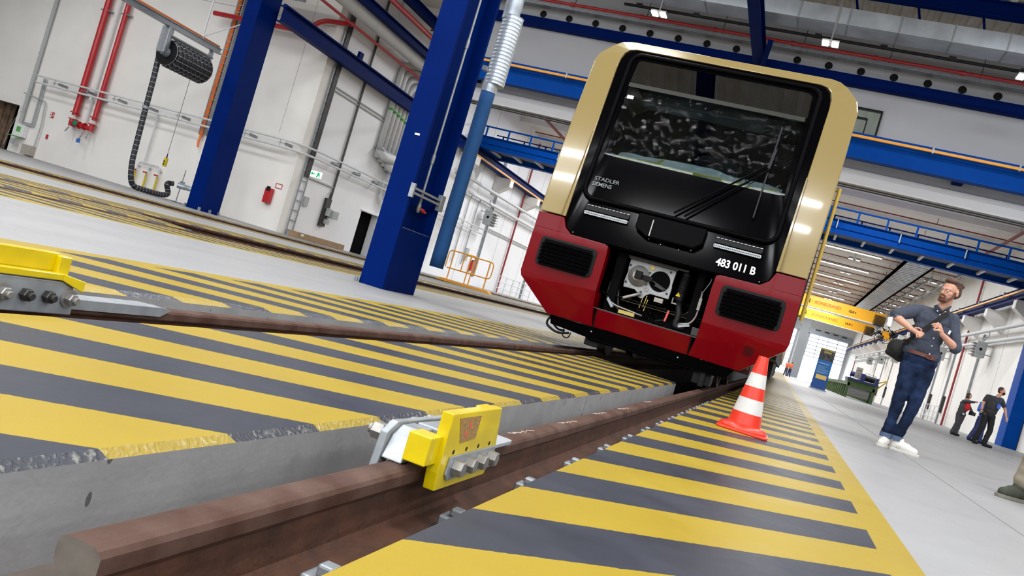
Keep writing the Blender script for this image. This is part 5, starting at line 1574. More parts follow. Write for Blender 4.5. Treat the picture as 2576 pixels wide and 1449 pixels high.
# ================================================================ CRANES
t = thing('bridge_crane', 'blue maintenance bridge with handrail spanning the hall behind the train', 'crane', (-4, 46, 7.9))
b = MB(); b.box(-19.6, 10.3, 45.0, 45.35, 7.92, 8.6); b.box(-19.6, 10.3, 44.85, 45.5, 7.9, 7.93); b.box(-19.6, 10.3, 44.85, 45.5, 8.59, 8.62); b.box(-19.6, 10.3, 44.93, 45.0, 8.2, 8.25)
b.build('near_girder', 'blueb', t)
b = MB(); b.box(-19.6, 10.3, 48.0, 48.3, 7.92, 8.6); b.box(-19.6, 10.3, 47.9, 48.4, 7.9, 7.93); b.build('far_girder', 'blueb', t)
b = MB(); b.box(-19.6, 10.3, 45.5, 48.0, 8.2, 8.23); b.build('walkway_plate', mat('walkway_grey', (0.16, 0.165, 0.16), 0.6), t)
for k in range(21):
    b = MB(); b.box(-19.2 + k * 1.42, -19.08 + k * 1.42, 45.5, 47.9, 8.0, 8.12); b.build('cross_strut', 'white', t)
for k in range(22):
    x = -19.3 + k * 1.385
    b = MB(); b.box(x, x + 0.09, 44.98, 45.05, 8.6, 9.22); b.build('handrail_post', 'blueb', t)
b = MB(); b.box(-19.4, 10.2, 44.97, 45.06, 9.16, 9.24); b.build('handrail', 'blueb', t)
b = MB(); b.box(-19.4, 10.2, 47.0, 47.06, 9.14, 9.2); b.box(-19.4, 10.2, 47.0, 47.05, 8.72, 8.8)
for k in range(22): b.box(-19.0 + k * 1.385, -18.92 + k * 1.385, 47.0, 47.06, 8.3, 9.2)
b.build('inner_handrail', 'blue', t)
for x in (-19.5, 10.15):
    b = MB(); b.box(x - 0.25, x + 0.25, 44.6, 48.6, 7.96 if x > 0 else 7.92, 8.4); b.build('end_carriage', 'blueb', t)
for x in (0.6, 3.6, 6.6, -14.6, -11.4, 9.4):
    b = MB(); b.box(x, x + 0.05, 44.8, 44.9, 8.15, 8.58); b.build('cable_holder', 'greyp', t)
for n, (y, xr_, num, tsc) in enumerate(((95.0, 8.5, '.1', 1.0), (114.0, 9.3, '.2', 1.2))):
    t = thing('overhead_crane', ('upper yellow overhead crane girder seen between train and man', 'lower yellow overhead crane girder just beneath the upper one')[n], 'crane', (-5, y, 7.9))
    b = MB(); b.box(-19.4, xr_, y, y + 0.8, 7.92, 9.12); b.build('girder', 'crane', t)
    b = MB(); b.box(-19.4, xr_, y - 0.06, y + 0.86, 7.86, 7.92); b.build('lower_flange', 'whitem', t)
    text('KONECRANES', 0.50, t, 'lettering', 'red', (1.42 * tsc, y - 0.02, 8.37), sx=0.83 * tsc, offset=0.0)
    text('15.0 t', 0.34, t, 'lettering', 'black', (4.85 * tsc, y - 0.02, 8.4), sx=1.0 * tsc, offset=0.01)
    text(num, 0.66, t, 'lettering', 'black', (0.55 * tsc, y - 0.02, 8.32), offset=0.01)
    
    b = MB()
    for k in range(8):
        x = xr_ - 1.0 + k * 0.13
        b.tube(arc([(x, y - 0.1, 8.9), (x - 0.05, y - 0.15, 7.9), (x + 0.1, y - 0.1, 7.75), (x + 0.12, y - 0.1, 8.8)], 0.2), 0.035, 5)
    b.build('festoon_cable', 'black', t)
t = thing('crane_hoist', 'dark tangle of crane hoist and cables left of the raised elbow', 'hoist', (9.2, 96, 6.4))
b = MB()
for k in range(46):
    p = Vector((R.gauss(8.75, 0.55), 95.6 + R.uniform(-0.3, 0.3), R.gauss(7.3, 0.35)))
    b.tube(arc([p, p + Vector((R.uniform(-.6, .6), 0, -R.uniform(.2, .7))), p + Vector((R.uniform(-.8, .8), 0, R.uniform(-.2, .3)))], 0.3), 0.035, 5)
o = b.build('hanging_cables', 'black', t); o['kind'] = 'stuff'
b = MB(); b.box(8.6, 9.3, 95.3, 95.9, 7.0, 7.5); b.lathe((8.9, 95.3, 6.9), (1, 0, 0), [(0, 0.28), (0.5, 0.28)], 14); b.build('hoist_body', 'crane', t)

# ================================================================ DEEP HALL CEILING
for k in range(24):
    y = 35.6 + k * 4.5
    b = MB(); b.tube([(-19.5, y, 11.22), (10.7, y, 11.22)], 0.04, 6)
    for x in (-15, -8, -1, 6): b.box(x, x + 0.03, y - 0.015, y + 0.015, 11.22, 11.59)
    topmesh(b, 'sprinkler_pipe', 'redd', 'thin dark red sprinkler pipe under the deep hall ceiling, %s from the opening' % ORD[k], 'pipe', 'sprinkler pipes of the deep hall')
b = MB(); b.tube(arc([(-17, 35, 10.95), (-17, 160, 10.95)], 0.1), 0.09, 8); topmesh(b, 'sprinkler_pipe', 'redd', 'thick red supply pipe running deep into the hall at upper left', 'pipe')
b = MB(); b.tube([(9.6, 35, 10.95), (9.6, 66, 10.95)], 0.09, 8)
for yy in (38, 50, 62): b.box(9.59, 9.61, yy, yy + 0.02, 10.95, 11.59)
topmesh(b, 'sprinkler_pipe', 'redd', 'thick red supply pipe under the ceiling near the right wall', 'pipe')
first = None
words = ('nearest', 'second', 'third', 'fourth', 'fifth', 'sixth', 'seventh', 'eighth', 'ninth')
for k in range(8):
    y = 70.7 + k * 10.1
    t = thing('strip_light', '%s long white strip light on the ceiling above the man' % words[k], 'lamp', (2.75, y, 11.0), 'strip lights of the deep hall')
    b = MB(); b.box(0.5, 4.9, y - 0.16, y + 0.16, 11.06, 11.16); b.build('lamp_body', 'lampcase', t)
    b = MB()
    for x in (1.2, 4.2): b.box(x, x + 0.03, y - 0.015, y + 0.015, 11.16, 11.59)
    b.build('hanger', 'galv', t)
    b = MB(); b.box(0.55, 4.85, y - 0.14, y + 0.14, 11.03, 11.06); b.build('diffuser', 'tube', t)
def spot(x, y, label):
    t = thing('twin_spot_lamp', label, 'lamp', (x, y, 10.9), 'twin spot lamps of the deep hall')
    for dx in (-0.28, 0.28):
        b = MB(); b.lathe((x + dx, y, 10.95), (0, 0, 1), [(0, 0.2), (0.12, 0.2), (0.18, 0.08)], 12); b.build('lamp_body', 'lampcase', t)
        b = MB(); b.lathe((x + dx, y, 10.93), (0, 0, 1), [(0, 0.18), (0.02, 0.18)], 12); b.build('diffuser', 'tube', t)
    b = MB(); b.box(x - 0.5, x + 0.5, y - 0.02, y + 0.02, 11.1, 11.14); b.box(x - 0.02, x + 0.02, y - 0.02, y + 0.02, 11.14, 11.59); b.build('mounting_bar', 'galv', t)
for k in range(8):
    spot(3.1, 74 + k * 10.1, '%s twin spot lamp between the strip lights' % words[k])
for k in range(9):
    spot(9.3, 76 + k * 6.3, '%s twin spot lamp in the row above the man' % words[k])
t = thing('ceiling_grating', 'long slatted silver grating hanging below the deep hall ceiling', 'grating', (7, 90, 10.8))
for k in range(72):
    y = 66 + k * 0.95
    if k == 0:
        b = MB(); b.box(6.35, 8.1, y, y + 0.62, 10.8, 10.83); o = b.build('slat', 'duct', t); me = o.data
    else:
        o = bpy.data.objects.new('slat', me); C.objects.link(o); o.parent = t; o.location = (0, k * 0.95, 0)
b = MB(); b.box(6.2, 6.35, 64, 136, 10.72, 10.95); b.box(8.1, 8.2, 64, 136, 10.72, 10.9)
for yy in range(65, 136, 8): b.box(6.25, 6.29, yy, yy + 0.04, 10.9, 11.59); b.build('side_rail', 'galv', t)
for x, y0_, y1_, lb in ((8.75, 72, 120, 'silver cable channel right of the slatted grating'), (9.9, 60, 120, 'silver cable channel close to the right wall')):
    b = MB(); b.box(x, x + 0.12, y0_, y1_, 10.6, 10.8)
    for yy in range(int(y0_), int(y1_), 8): b.box(x + 0.04, x + 0.08, yy, yy + 0.04, 10.8, 11.59)
    topmesh(b, 'cable_channel', 'galv', lb, 'channel')
b = MB(); b.box(-7.4, 10.9, 126, 127, 9.9, 10.8); topmesh(b, 'ventilation_duct', 'duct', 'far silver duct crossing below the yellow cranes', 'duct')
b = MB(); b.box(1.3, 2.6, 150, 151.2, 0, 11.2); topmesh(b, 'steel_column', 'galv', 'far grey lattice column left of the bright gate', 'column')

# ================================================================ BANNER AND MACHINE
t = thing('roll_up_banner', 'tall blue roll up banner with photo top standing on the floor', 'banner', (2.2, 51, 0))
b = MB(); b.box(1.79, 2.60, 50.98, 51.0, 0.06, 2.38); b.build('banner_sheet', 'bblue', t)
b = MB(); b.box(1.79, 2.60, 50.972, 50.98, 0.85, 1.72); b.build('blue_field', 'bblue2', t)
b = MB(); b.box(1.79, 2.60, 50.97, 50.98, 1.72, 2.38); b.build('photo_panel', mat('banner_photo', (0.08, 0.075, 0.08), 0.5, var=0.9, vscale=9, col2=(0.01, 0.01, 0.015)), t)
b = MB(); b.box(1.79, 2.60, 50.965, 50.97, 2.28, 2.38); b.box(2.0, 2.4, 50.965, 50.97, 2.12, 2.24); b.build('train_motif', mat('motif_ochre', (0.35, 0.3, 0.08), 0.5), t)
b = MB(); b.box(1.92, 2.5, 50.96, 50.97, 0.62, 0.86); b.build('yellow_box', 'byel', t)
b = MB()
for z, x1_ in ((1.5, 2.45), (1.36, 2.4), (1.30, 2.2), (1.24, 2.35), (1.16, 2.5), (1.12, 2.5), (1.04, 2.48), (1.0, 2.5), (0.96, 2.3)):
    b.box(1.88, x1_, 50.965, 50.97, z, z + (0.05 if z > 1.45 else 0.018))
b.build('print_lines', mat('banner_print', (0.3, 0.45, 0.65), 0.5), t)
b = MB(); b.box(1.72, 2.68, 50.85, 51.15, 0, 0.06); b.build('base_cassette', 'galv', t)
t = thing('rail_machine', 'green workshop machine bench with navy motor unit by the right wall', 'machine', (5.1, 62, 0))
b = MB(); 
for x in (4.35, 5.95): b.box(x - 0.08, x + 0.08, 60, 92, 0.82, 1.0)
b.box(4.3, 6.0, 60, 60.15, 0.8, 1.0)
b.build('bench_beam', 'green', t)
for k in range(16):
    for x in (4.35, 5.95):
        b = MB(); b.box(x - 0.09, x + 0.09, 60 + k * 2.0, 60.25 + k * 2.0, 0, 0.82); b.build('leg', 'green', t)
b = MB()
for k in range(26): b.tube([(4.3, 64 + k * 1.1, 1.03), (6.0, 64.3 + k * 1.1, 1.03)], 0.035, 6)
b.box(4.5, 5.8, 60.6, 62, 0.2, 0.8); o = b.build('roller_bed', 'steel', t); o['kind'] = 'stuff'
b = MB(); b.box(4.25, 6.05, 60.2, 62.5, 1.0, 1.22); b.build('unit_frame', 'green', t)
b = MB(); b.box(4.2, 6.1, 60.1, 62.6, 1.22, 1.34); b.box(5.95, 6.1, 60.3, 62, 1.34, 1.75); b.box(5.0, 5.25, 60.3, 62, 1.34, 1.8); b.build('unit_base', 'navy', t)
b = MB(); b.lathe((4.35, 61, 1.62), (1, 0, 0), [(0, 0.17), (0.45, 0.17)], 16); b.build('motor', 'navy', t)
b = MB(); b.lathe((5.27, 61, 1.58), (1, 0, 0), [(0, 0.22)] + [(0.05 + k * 0.05, 0.22 if k % 2 else 0.2) for k in range(13)], 18); b.build('drum', 'darksteel', t)
b = MB(); b.tube(arc([(5.25, 60.7, 1.4), (5.25, 60.7, 1.9), (5.95, 60.7, 1.85), (5.95, 60.7, 1.4)], 0.05), 0.015, 5); b.tube([(5.25, 60.7, 1.72), (5.95, 60.7, 1.7)], 0.015, 5); b.build('guard_rail', 'greyp', t)
b = MB(); b.box(4.62, 5.02, 60.6, 60.85, 1.4, 2.15); cb = b.build('control_box', 'beige', t, bevel=0.01)
b = MB()
for x, z in ((4.75, 1.95), (4.85, 1.95), (4.95, 1.95), (4.82, 1.6), (4.85, 1.75)): b.lathe((x, 60.6, z), (0, -1, 0), [(0, 0.025), (0.02, 0.025)], 8)
b.build('push_button', 'black', cb)
b = MB(); b.tube([(6.1, 60.6, 1.45), (6.55, 60.3, 1.75)], 0.04, 6); b.tube([(6.1, 60.6, 1.0), (6.5, 60.3, 1.6), (6.6, 60.3, 1.8)], 0.04, 6); b.build('yellow_arm', 'yplate', t)

# ================================================================ PEOPLE
def cap(b, p0, p1, r0_, r1_, n=12):
    p0, p1 = Vector(p0), Vector(p1)
    ax = (p1 - p0)
    L = max(ax.length, 1e-5)
    prof = [(-r0_ * math.cos(t), max(r0_ * math.sin(t), 1e-4)) for t in (0.0, 0.5, 1.0, PI / 2)]
    prof += [(L + r1_ * math.sin(t), max(r1_ * math.cos(t), 1e-4)) for t in (0.0, 0.55, 1.05, PI / 2)]
    b.lathe(p0, ax, prof, n)
def ell(b, c, r, rot=None, n=16, m=10):
    c = Vector(c); rot = rot or Matrix.Identity(3)
    vs, fs = [], []
    for i in range(m + 1):
        th = PI * i / m
        for j in range(n):
            ph = 2 * PI * j / n
            vs.append(c + rot @ Vector((r[0] * max(math.sin(th), 1e-3) * math.cos(ph), r[1] * max(math.sin(th), 1e-3) * math.sin(ph), r[2] * math.cos(th))))
    for i in range(m):
        for j in range(n):
            k = (j + 1) % n
            fs.append((i * n + j, (i + 1) * n + j, (i + 1) * n + k, i * n + k))
    fs.append(tuple(range(n))); fs.append(tuple(m * n + j for j in range(n - 1, -1, -1)))
    b.add(vs, fs)
def fuse(b, name, mt, parent, voxel, smooth_it=6, wrinkle=0.0, wsc=9):
    o = b.build(name, mt, parent)
    md = o.modifiers.new('r', 'REMESH'); md.mode = 'VOXEL'; md.voxel_size = voxel; md.use_smooth_shade = True
    ms = o.modifiers.new('s', 'SMOOTH'); ms.iterations = smooth_it; ms.factor = 0.6
    bpy.context.view_layer.update()
    me = bpy.data.meshes.new_from_object(o.evaluated_get(bpy.context.evaluated_depsgraph_get()))
    o.modifiers.clear()
    o.data = me
    if wrinkle:
        for v in me.vertices:
            p = v.co
            h = noise.noise(Vector((p.x * wsc, p.y * wsc, p.z * wsc * 1.6))) + 0.5 * noise.noise(p * wsc * 2.3)
            v.co = p + v.normal * h * wrinkle
    me.materials.clear(); me.materials.append(M[mt])
    me.polygons.foreach_set('use_smooth', [True] * len(me.polygons))
    me.update()
    return o
def frame(fwd, upv=(0, 0, 1)):
    f = Vector(fwd).normalized(); u = Vector(upv)
    s = f.cross(u).normalized(); u = s.cross(f)
    return Matrix((s, f, u)).transposed()      # local x = his right... y = forward, z = up
def head(b, c, Rm, k=1.0):
    c = Vector(c)
    P = lambda x, y, z: c + Rm @ Vector((x * k, y * k, z * k))
    ell(b, P(0, -0.012, 0.035), (0.073 * k, 0.093 * k, 0.088 * k), Rm)
    ell(b, P(0, 0.018, -0.03), (0.060 * k, 0.070 * k, 0.075 * k), Rm)
    ell(b, P(0, 0.050, -0.088), (0.034 * k, 0.030 * k, 0.026 * k), Rm)
    cap(b, P(0, 0.082, 0.012), P(0, 0.102, -0.022), 0.009 * k, 0.014 * k, 8)
    for sx in (-1, 1):
        ell(b, P(sx * 0.010, 0.094, -0.028), (0.009 * k, 0.009 * k, 0.008 * k), Rm, 8, 6)
        cap(b, P(sx * 0.014, 0.080, 0.024), P(sx * 0.046, 0.064, 0.024), 0.011 * k, 0.008 * k, 8)
        ell(b, P(sx * 0.045, 0.045, -0.02), (0.02 * k, 0.024 * k, 0.02 * k), Rm, 8, 6)
        ell(b, P(sx * 0.075, -0.012, -0.005), (0.009 * k, 0.018 * k, 0.031 * k), Rm, 8, 8)
    cap(b, P(-0.018, 0.083, -0.058), P(0.018, 0.083, -0.058), 0.008 * k, 0.008 * k, 8)
def eyes(c, Rm, parent, k=1.0):
    c = Vector(c)
    for sx in (-1, 1):
        b = MB(); p = c + Rm @ Vector((sx * 0.030 * k, 0.072 * k, 0.004 * k))
        ell(b, p, (0.0125 * k,) * 3, None, 12, 8); e = b.build('eye', mat('eye_white', (0.7, 0.68, 0.65), 0.3) if 'eye_white' not in bpy.data.materials else bpy.data.materials['eye_white'], parent, smooth='all')
        b = MB(); ell(b, p + Rm @ Vector((0, 0.0085 * k, 0)), (0.006 * k,) * 3, None, 8, 6); b.build('iris', 'black', e, smooth='all')
def hand(b, wr, palm_end, fingers, r=0.0085):
    """wr wrist point, palm_end knuckle-line centre, fingers: list of point chains"""
    wr, pe = Vector(wr), Vector(palm_end)
    cap(b, wr, pe, 0.024, 0.026, 10)
    for i, ch in enumerate(fingers):
        rr_ = r * (1.12 if i == 0 else 1.0 - 0.05 * i)
        for k in range(len(ch) - 1):
            cap(b, ch[k], ch[k + 1], rr_, rr_ * 0.93, 8)

# ---- the man with the shoulder bag
YM = 9.62
mn = thing('person', 'bearded man in dark denim shirt and jeans with shoulder bag, looking left', 'person', (1.28, YM, 0))
HC = Vector((1.372, 9.56, 1.725))
HR = frame((-0.72, -0.68, -0.06), (0.12, 0, 1))
b = MB()
head(b, HC, HR, 1.05)
cap(b, (1.375, 9.60, 1.64), (1.345, 9.63, 1.50), 0.055, 0.062)
ell(b, (1.30, 9.65, 1.38), (0.155, 0.09, 0.14)); ell(b, (1.29, 9.65, 1.15), (0.125, 0.08, 0.17)); ell(b, (1.29, 9.66, 0.97), (0.13, 0.075, 0.12))
SR, SL = Vector((1.135, 9.63, 1.465)), Vector((1.475, 9.64, 1.465))
ER, EL = Vector((0.925, 9.50, 1.345)), Vector((1.572, 9.60, 1.185))
WR, WL = Vector((1.105, 9.42, 1.245)), Vector((1.392, 9.44, 1.275))
for s_, e_, w_ in ((SR, ER, WR), (SL, EL, WL)):
    cap(b, s_, e_, 0.052, 0.042); cap(b, e_, e_.lerp(w_, 0.35), 0.042, 0.041); cap(b, e_.lerp(w_, 0.35), w_, 0.041, 0.026)
# right hand gripping the strap, knuckles down
kx = Vector((1.175, 9.405, 1.222))
hand(b, WR, kx, [
    [(1.135, 9.40, 1.265), (1.165, 9.385, 1.272), (1.195, 9.38, 1.262)],
    [(1.192, 9.39, 1.243), (1.222, 9.375, 1.232), (1.225, 9.40, 1.205)],
    [(1.190, 9.39, 1.225), (1.214, 9.37, 1.205), (1.210, 9.40, 1.183)],
    [(1.178, 9.39, 1.208), (1.196, 9.37, 1.188), (1.190, 9.40, 1.172)],
    [(1.160, 9.39, 1.198), (1.170, 9.375, 1.180), (1.166, 9.40, 1.168)]])
hand(b, WL, (1.352, 9.42, 1.335), [
    [(1.365, 9.41, 1.30), (1.330, 9.39, 1.300), (1.306, 9.385, 1.292)],
    [(1.352, 9.41, 1.368), (1.318, 9.385, 1.368), (1.284, 9.39, 1.352), (1.268, 9.40, 1.338)],
    [(1.345, 9.405, 1.352), (1.310, 9.375, 1.345), (1.284, 9.385, 1.322)],
    [(1.342, 9.405, 1.336), (1.312, 9.375, 1.322), (1.296, 9.385, 1.300)],
    [(1.345, 9.41, 1.318), (1.322, 9.385, 1.300), (1.312, 9.39, 1.285)]])
HPR, HPL = Vector((1.215, 9.64, 0.90)), Vector((1.372, 9.64, 0.90))
KR, KL = Vector((1.203, 9.59, 0.50)), Vector((1.350, 9.60, 0.48))
AR, AL = Vector((1.185, 9.64, 0.09)), Vector((1.292, 9.64, 0.09))
for h_, k_, a_ in ((HPR, KR, AR), (HPL, KL, AL)):
    cap(b, h_, k_, 0.07, 0.048); cap(b, k_, a_, 0.046, 0.032)
cap(b, AR, (1.17, 9.56, 0.05), 0.03, 0.022); cap(b, AL, (1.40, 9.60, 0.05), 0.03, 0.022)
fuse(b, 'body', 'skin', mn, 0.0065, 2)
eyes(HC, HR, mn, 1.05)
b = MB()          # shirt
ell(b, (1.295, 9.64, 1.40), (0.178, 0.118, 0.125)); ell(b, (1.29, 9.63, 1.25), (0.165, 0.118, 0.19)); ell(b, (1.292, 9.63, 1.12), (0.156, 0.118, 0.13))
cap(b, (1.16, 9.64, 1.475), (1.45, 9.645, 1.47), 0.064, 0.064); cap(b, (1.20, 9.64, 1.06), (1.385, 9.64, 1.045), 0.095, 0.095)
cap(b, SR, SR.lerp(ER, 0.9), 0.072, 0.068); cap(b, ER.lerp(SR, 0.28), ER + Vector((0.012, 0, 0.01)), 0.070, 0.062)
cap(b, SL, EL, 0.072, 0.060); cap(b, EL.lerp(SL, 0.15), EL + Vector((0.005, 0.0, 0.0)), 0.064, 0.058)
fuse(b, 'shirt', 'shirt', mn, 0.008, 3, wrinkle=0.006, wsc=11)
b = MB()
for p, q in (((1.272, 9.535, 1.545), (1.335, 9.515, 1.50)), ((1.335, 9.515, 1.50), (1.415, 9.56, 1.575))): b.bar(p, q, 0.012, 0.055, up=(0.3, -0.6, 0.6))
b.tube([(1.28, 9.55, 1.545), (1.33, 9.67, 1.58), (1.42, 9.64, 1.575)], 0.018, 8)
b.build('collar', 'shirt', mn, smooth=True)
for p in ((1.332, 9.50, 1.47), (1.335, 9.49, 1.385), (1.338, 9.50, 1.22), (1.342, 9.50, 1.14), (1.345, 9.515, 1.055), (1.30, 9.495, 1.50), (1.375, 9.52, 1.515)):
    b = MB(); b.lathe(p, (0.1, -1, 0), [(0, 0.0065), (0.006, 0.006)], 10); b.build('button', 'whitem', mn)
b = MB(); b.box(1.40, 1.475, 9.516, 9.53, 1.27, 1.36); b.build('breast_pocket', 'shirt', mn, bevel=0.004)
b = MB(); b.bar((1.462, 9.512, 1.30), (1.468, 9.508, 1.34), 0.02, 0.006); b.build('glasses_clip', 'whitem', mn)
b = MB()          # jeans
cap(b, (1.235, 9.645, 0.975), (1.355, 9.645, 0.97), 0.115, 0.115); ell(b, (1.293, 9.66, 0.89), (0.172, 0.125, 0.12))
cap(b, HPR, KR + Vector((0, 0, 0.02)), 0.094, 0.066); cap(b, KR, KR.lerp(AR, 0.45), 0.066, 0.054); cap(b, KR.lerp(AR, 0.45), AR + Vector((0, 0, 0.07)), 0.054, 0.056)
cap(b, HPL, KL + Vector((0, 0, 0.02)), 0.094, 0.066); cap(b, KL, KL.lerp(AL, 0.45), 0.066, 0.054); cap(b, KL.lerp(AL, 0.45), AL + Vector((0, 0, 0.07)), 0.054, 0.056)
fuse(b, 'jeans', 'jeans', mn, 0.008, 2, wrinkle=0.007, wsc=9)
for A in (AR, AL):
    b = MB(); b.lathe(A + Vector((0, 0, 0.012)), (0, 0, 1), [(0, 0.058), (0.0, 0.061), (0.05, 0.063), (0.05, 0.058)], 20); b.build('turn_up', 'cuff', mn, smooth=True)
b = MB()
pts = [Vector((1.293 + 0.158 * math.cos(a * PI / 16), 9.642 + 0.122 * math.sin(a * PI / 16), 1.028 - 0.012 * math.cos(a * PI / 16))) for a in range(32)]
for i in range(32): b.bar(pts[i], pts[(i + 1) % 32], 0.012, 0.036)
bl = b.build('belt', 'belt', mn)
b = MB(); b.ring([(1.33, 1.0), (1.385, 1.0), (1.385, 1.045), (1.33, 1.045)], [(1.337, 1.007), (1.378, 1.007), (1.378, 1.038), (1.337, 1.038)], 'xz', 9.505, 9.515); b.build('buckle', 'belt', bl)
def shoe(parent, heel, toe, mt, sole, k=1.0):
    heel, toe = Vector(heel), Vector(toe)
    d = (toe - heel); L = d.length; d.normalize()
    s = Vector((-d.y, d.x, 0))
    b = MB()
    prof = [(-0.02, 0.030), (0.08, 0.046), (0.3, 0.045), (0.55, 0.051), (0.75, 0.054), (0.93, 0.044), (1.03, 0.018)]
    left = [heel + d * (t * L) + s * (w_ * k) for t, w_ in prof]; right = [heel + d * (t * L) - s * (w_ * k) for t, w_ in prof]
    loop = left + right[::-1]
    b.add([(p.x, p.y, 0.0) for p in loop] + [(p.x, p.y, 0.028) for p in loop], [tuple(range(len(loop))), tuple(range(2 * len(loop) - 1, len(loop) - 1, -1))] + [(i, (i + 1) % len(loop), len(loop) + (i + 1) % len(loop), len(loop) + i) for i in range(len(loop))])
    b.build('sole', sole, parent, bevel=0.004)
    b = MB()
    cap(b, heel + d * 0.05 + Vector((0, 0, 0.055)), heel + d * 0.07 + Vector((0, 0, 0.11)), 0.046 * k, 0.052 * k)
    cap(b, heel + d * 0.06 + Vector((0, 0, 0.07)), heel + d * (L * 0.58) + Vector((0, 0, 0.062)), 0.050 * k, 0.046 * k)
    cap(b, heel + d * (L * 0.45) + Vector((0, 0, 0.055)), heel + d * (L - 0.05) + Vector((0, 0, 0.044)), 0.049 * k, 0.040 * k)
    for v in b.v: v.z = max(v.z, 0.012)
    u = fuse(b, 'shoe', mt, parent, 0.006, 2)
    b = MB()
    for i in range(5):
        c = heel + d * (L * (0.38 + i * 0.075)) + Vector((0, 0, 0.112 - i * 0.0065))
        b.bar(c - s * 0.022, c + s * 0.022 + d * 0.008, 0.007, 0.005)
    b.build('laces', sole if mt == 'shoe' else mt, u)
shoe(mn, (1.225, 9.72, 0), (1.13, 9.47, 0), 'shoe', 'sole')
shoe(mn, (1.25, 9.66, 0), (1.52, 9.56, 0), 'shoe', 'sole')
# hair, beard, glasses
b = MB()
P = lambda x, y, z: HC + HR @ Vector((x * 1.05, y * 1.05, z * 1.05))
ell(b, P(0, -0.030, 0.062), (0.081, 0.092, 0.080), HR); ell(b, P(0, -0.055, 0.01), (0.078, 0.062, 0.075), HR)
ell(b, P(0.0, 0.012, 0.105), (0.070, 0.072, 0.040), HR); ell(b, P(-0.01, -0.03, 0.095), (0.072, 0.075, 0.045), HR)
for k in range(26):
    a = R.uniform(0, 2 * PI); x = 0.06 * math.cos(a); y = -0.03 + 0.075 * math.sin(a)
    cap(b, P(x, y, 0.10), P(x * 1.25, y * 1.15 - 0.005, 0.11 - abs(y) * 0.4), 0.014, 0.009, 6)
fuse(b, 'hair', 'hair', mn, 0.006, 2, wrinkle=0.003, wsc=40)
b = MB()
for sx in (-1, 1):
    cap(b, P(sx * 0.069, 0.012, 0.0), P(sx * 0.062, 0.02, -0.045), 0.009, 0.014, 8); cap(b, P(sx * 0.060, 0.022, -0.05), P(sx * 0.035, 0.062, -0.088), 0.014, 0.018, 8)
    cap(b, P(sx * 0.028, 0.083, -0.045), P(sx * 0.030, 0.078, -0.075), 0.008, 0.010, 8)
cap(b, P(-0.033, 0.065, -0.092), P(0.033, 0.065, -0.092), 0.022, 0.022, 8); cap(b, P(-0.025, 0.090, -0.044), P(0.025, 0.090, -0.044), 0.006, 0.006, 8)
fuse(b, 'beard', 'beard', mn, 0.0055, 1, wrinkle=0.002, wsc=50)
b = MB(); cap(b, P(-0.018, 0.093, -0.060), P(0.018, 0.093, -0.060), 0.005, 0.005, 8); b.build('mouth', mat('lips', (0.45, 0.16, 0.13), 0.5), mn, smooth='all')
b = MB()
for sx in (-1, 1):
    cc = P(sx * 0.032, 0.098, 0.0)
    b.tube([cc + HR @ Vector((0.024 * math.cos(a * PI / 10), 0, 0.023 * math.sin(a * PI / 10))) for a in range(20)], 0.0017, 6, close=True)
    b.tube([P(sx * 0.056, 0.096, 0.004), P(sx * 0.076, 0.05, 0.006), P(sx * 0.080, -0.01, 0.006)], 0.0017, 6)
b.tube([P(-0.009, 0.10, 0.003), P(0, 0.102, 0.006), P(0.009, 0.10, 0.003)], 0.0016, 6)
b.build('glasses', mat('glasses_frame', (0.12, 0.05, 0.04), 0.3, 0.4), mn, smooth=True)
# bag and strap
bg_ = thing('shoulder_bag', 'black shoulder bag hanging behind the hip of the bearded man', 'bag', (1.06, 9.72, 0.92))
b = MB(); ell(b, (1.06, 9.74, 1.03), (0.10, 0.10, 0.105)); cap(b, (0.99, 9.72, 0.975), (1.12, 9.76, 0.95), 0.035, 0.05); cap(b, (1.12, 9.74, 1.13), (1.10, 9.76, 1.0), 0.03, 0.08)
fuse(b, 'bag_body', 'bag', bg_, 0.009, 3, wrinkle=0.005)
b = MB()
sp_ = [(1.425, 9.60, 1.535), (1.40, 9.53, 1.50), (1.34, 9.502, 1.425), (1.27, 9.492, 1.335), (1.21, 9.478, 1.262), (1.17, 9.490, 1.20), (1.13, 9.53, 1.14), (1.105, 9.62, 1.08)]
for i in range(len(sp_) - 1): b.bar(sp_[i], Vector(sp_[i + 1]) + (Vector(sp_[i + 1]) - Vector(sp_[i])) * 0.06, 0.008, 0.042, up=(-0.6, -0.2, 0.7))
b.build('strap', 'bag', bg_)
b = MB()
for i in range(10):
    a0 = i / 9; b.tube([], 0, 3) if False else None
vs = []
for j in range(5):
    for i in range(5):
        vs.append((0.868 + i * 0.013 + 0.004 * math.sin(j), 9.47 - 0.012 * math.sin(PI * i / 4), 1.215 + j * 0.022 + i * 0.006 * (1 if j > 2 else -0.5)))
b.add(vs, [(j * 5 + i, j * 5 + i + 1, (j + 1) * 5 + i + 1, (j + 1) * 5 + i) for j in range(4) for i in range(4)])
fm_ = thing('face_mask', 'white face mask hanging from the raised elbow of the bearded man', 'mask', (0.89, 9.47, 1.21))
o = b.build('mask_cloth', 'whitem', fm_, smooth='all'); sd = o.modifiers.new('s', 'SOLIDIFY'); sd.thickness = 0.003
b = MB(); b.tube(arc([(0.905, 9.465, 1.31), (0.93, 9.44, 1.352), (0.975, 9.455, 1.34), (0.99, 9.48, 1.30)], 0.03), 0.002, 5); b.build('ear_loop', 'whitem', fm_)

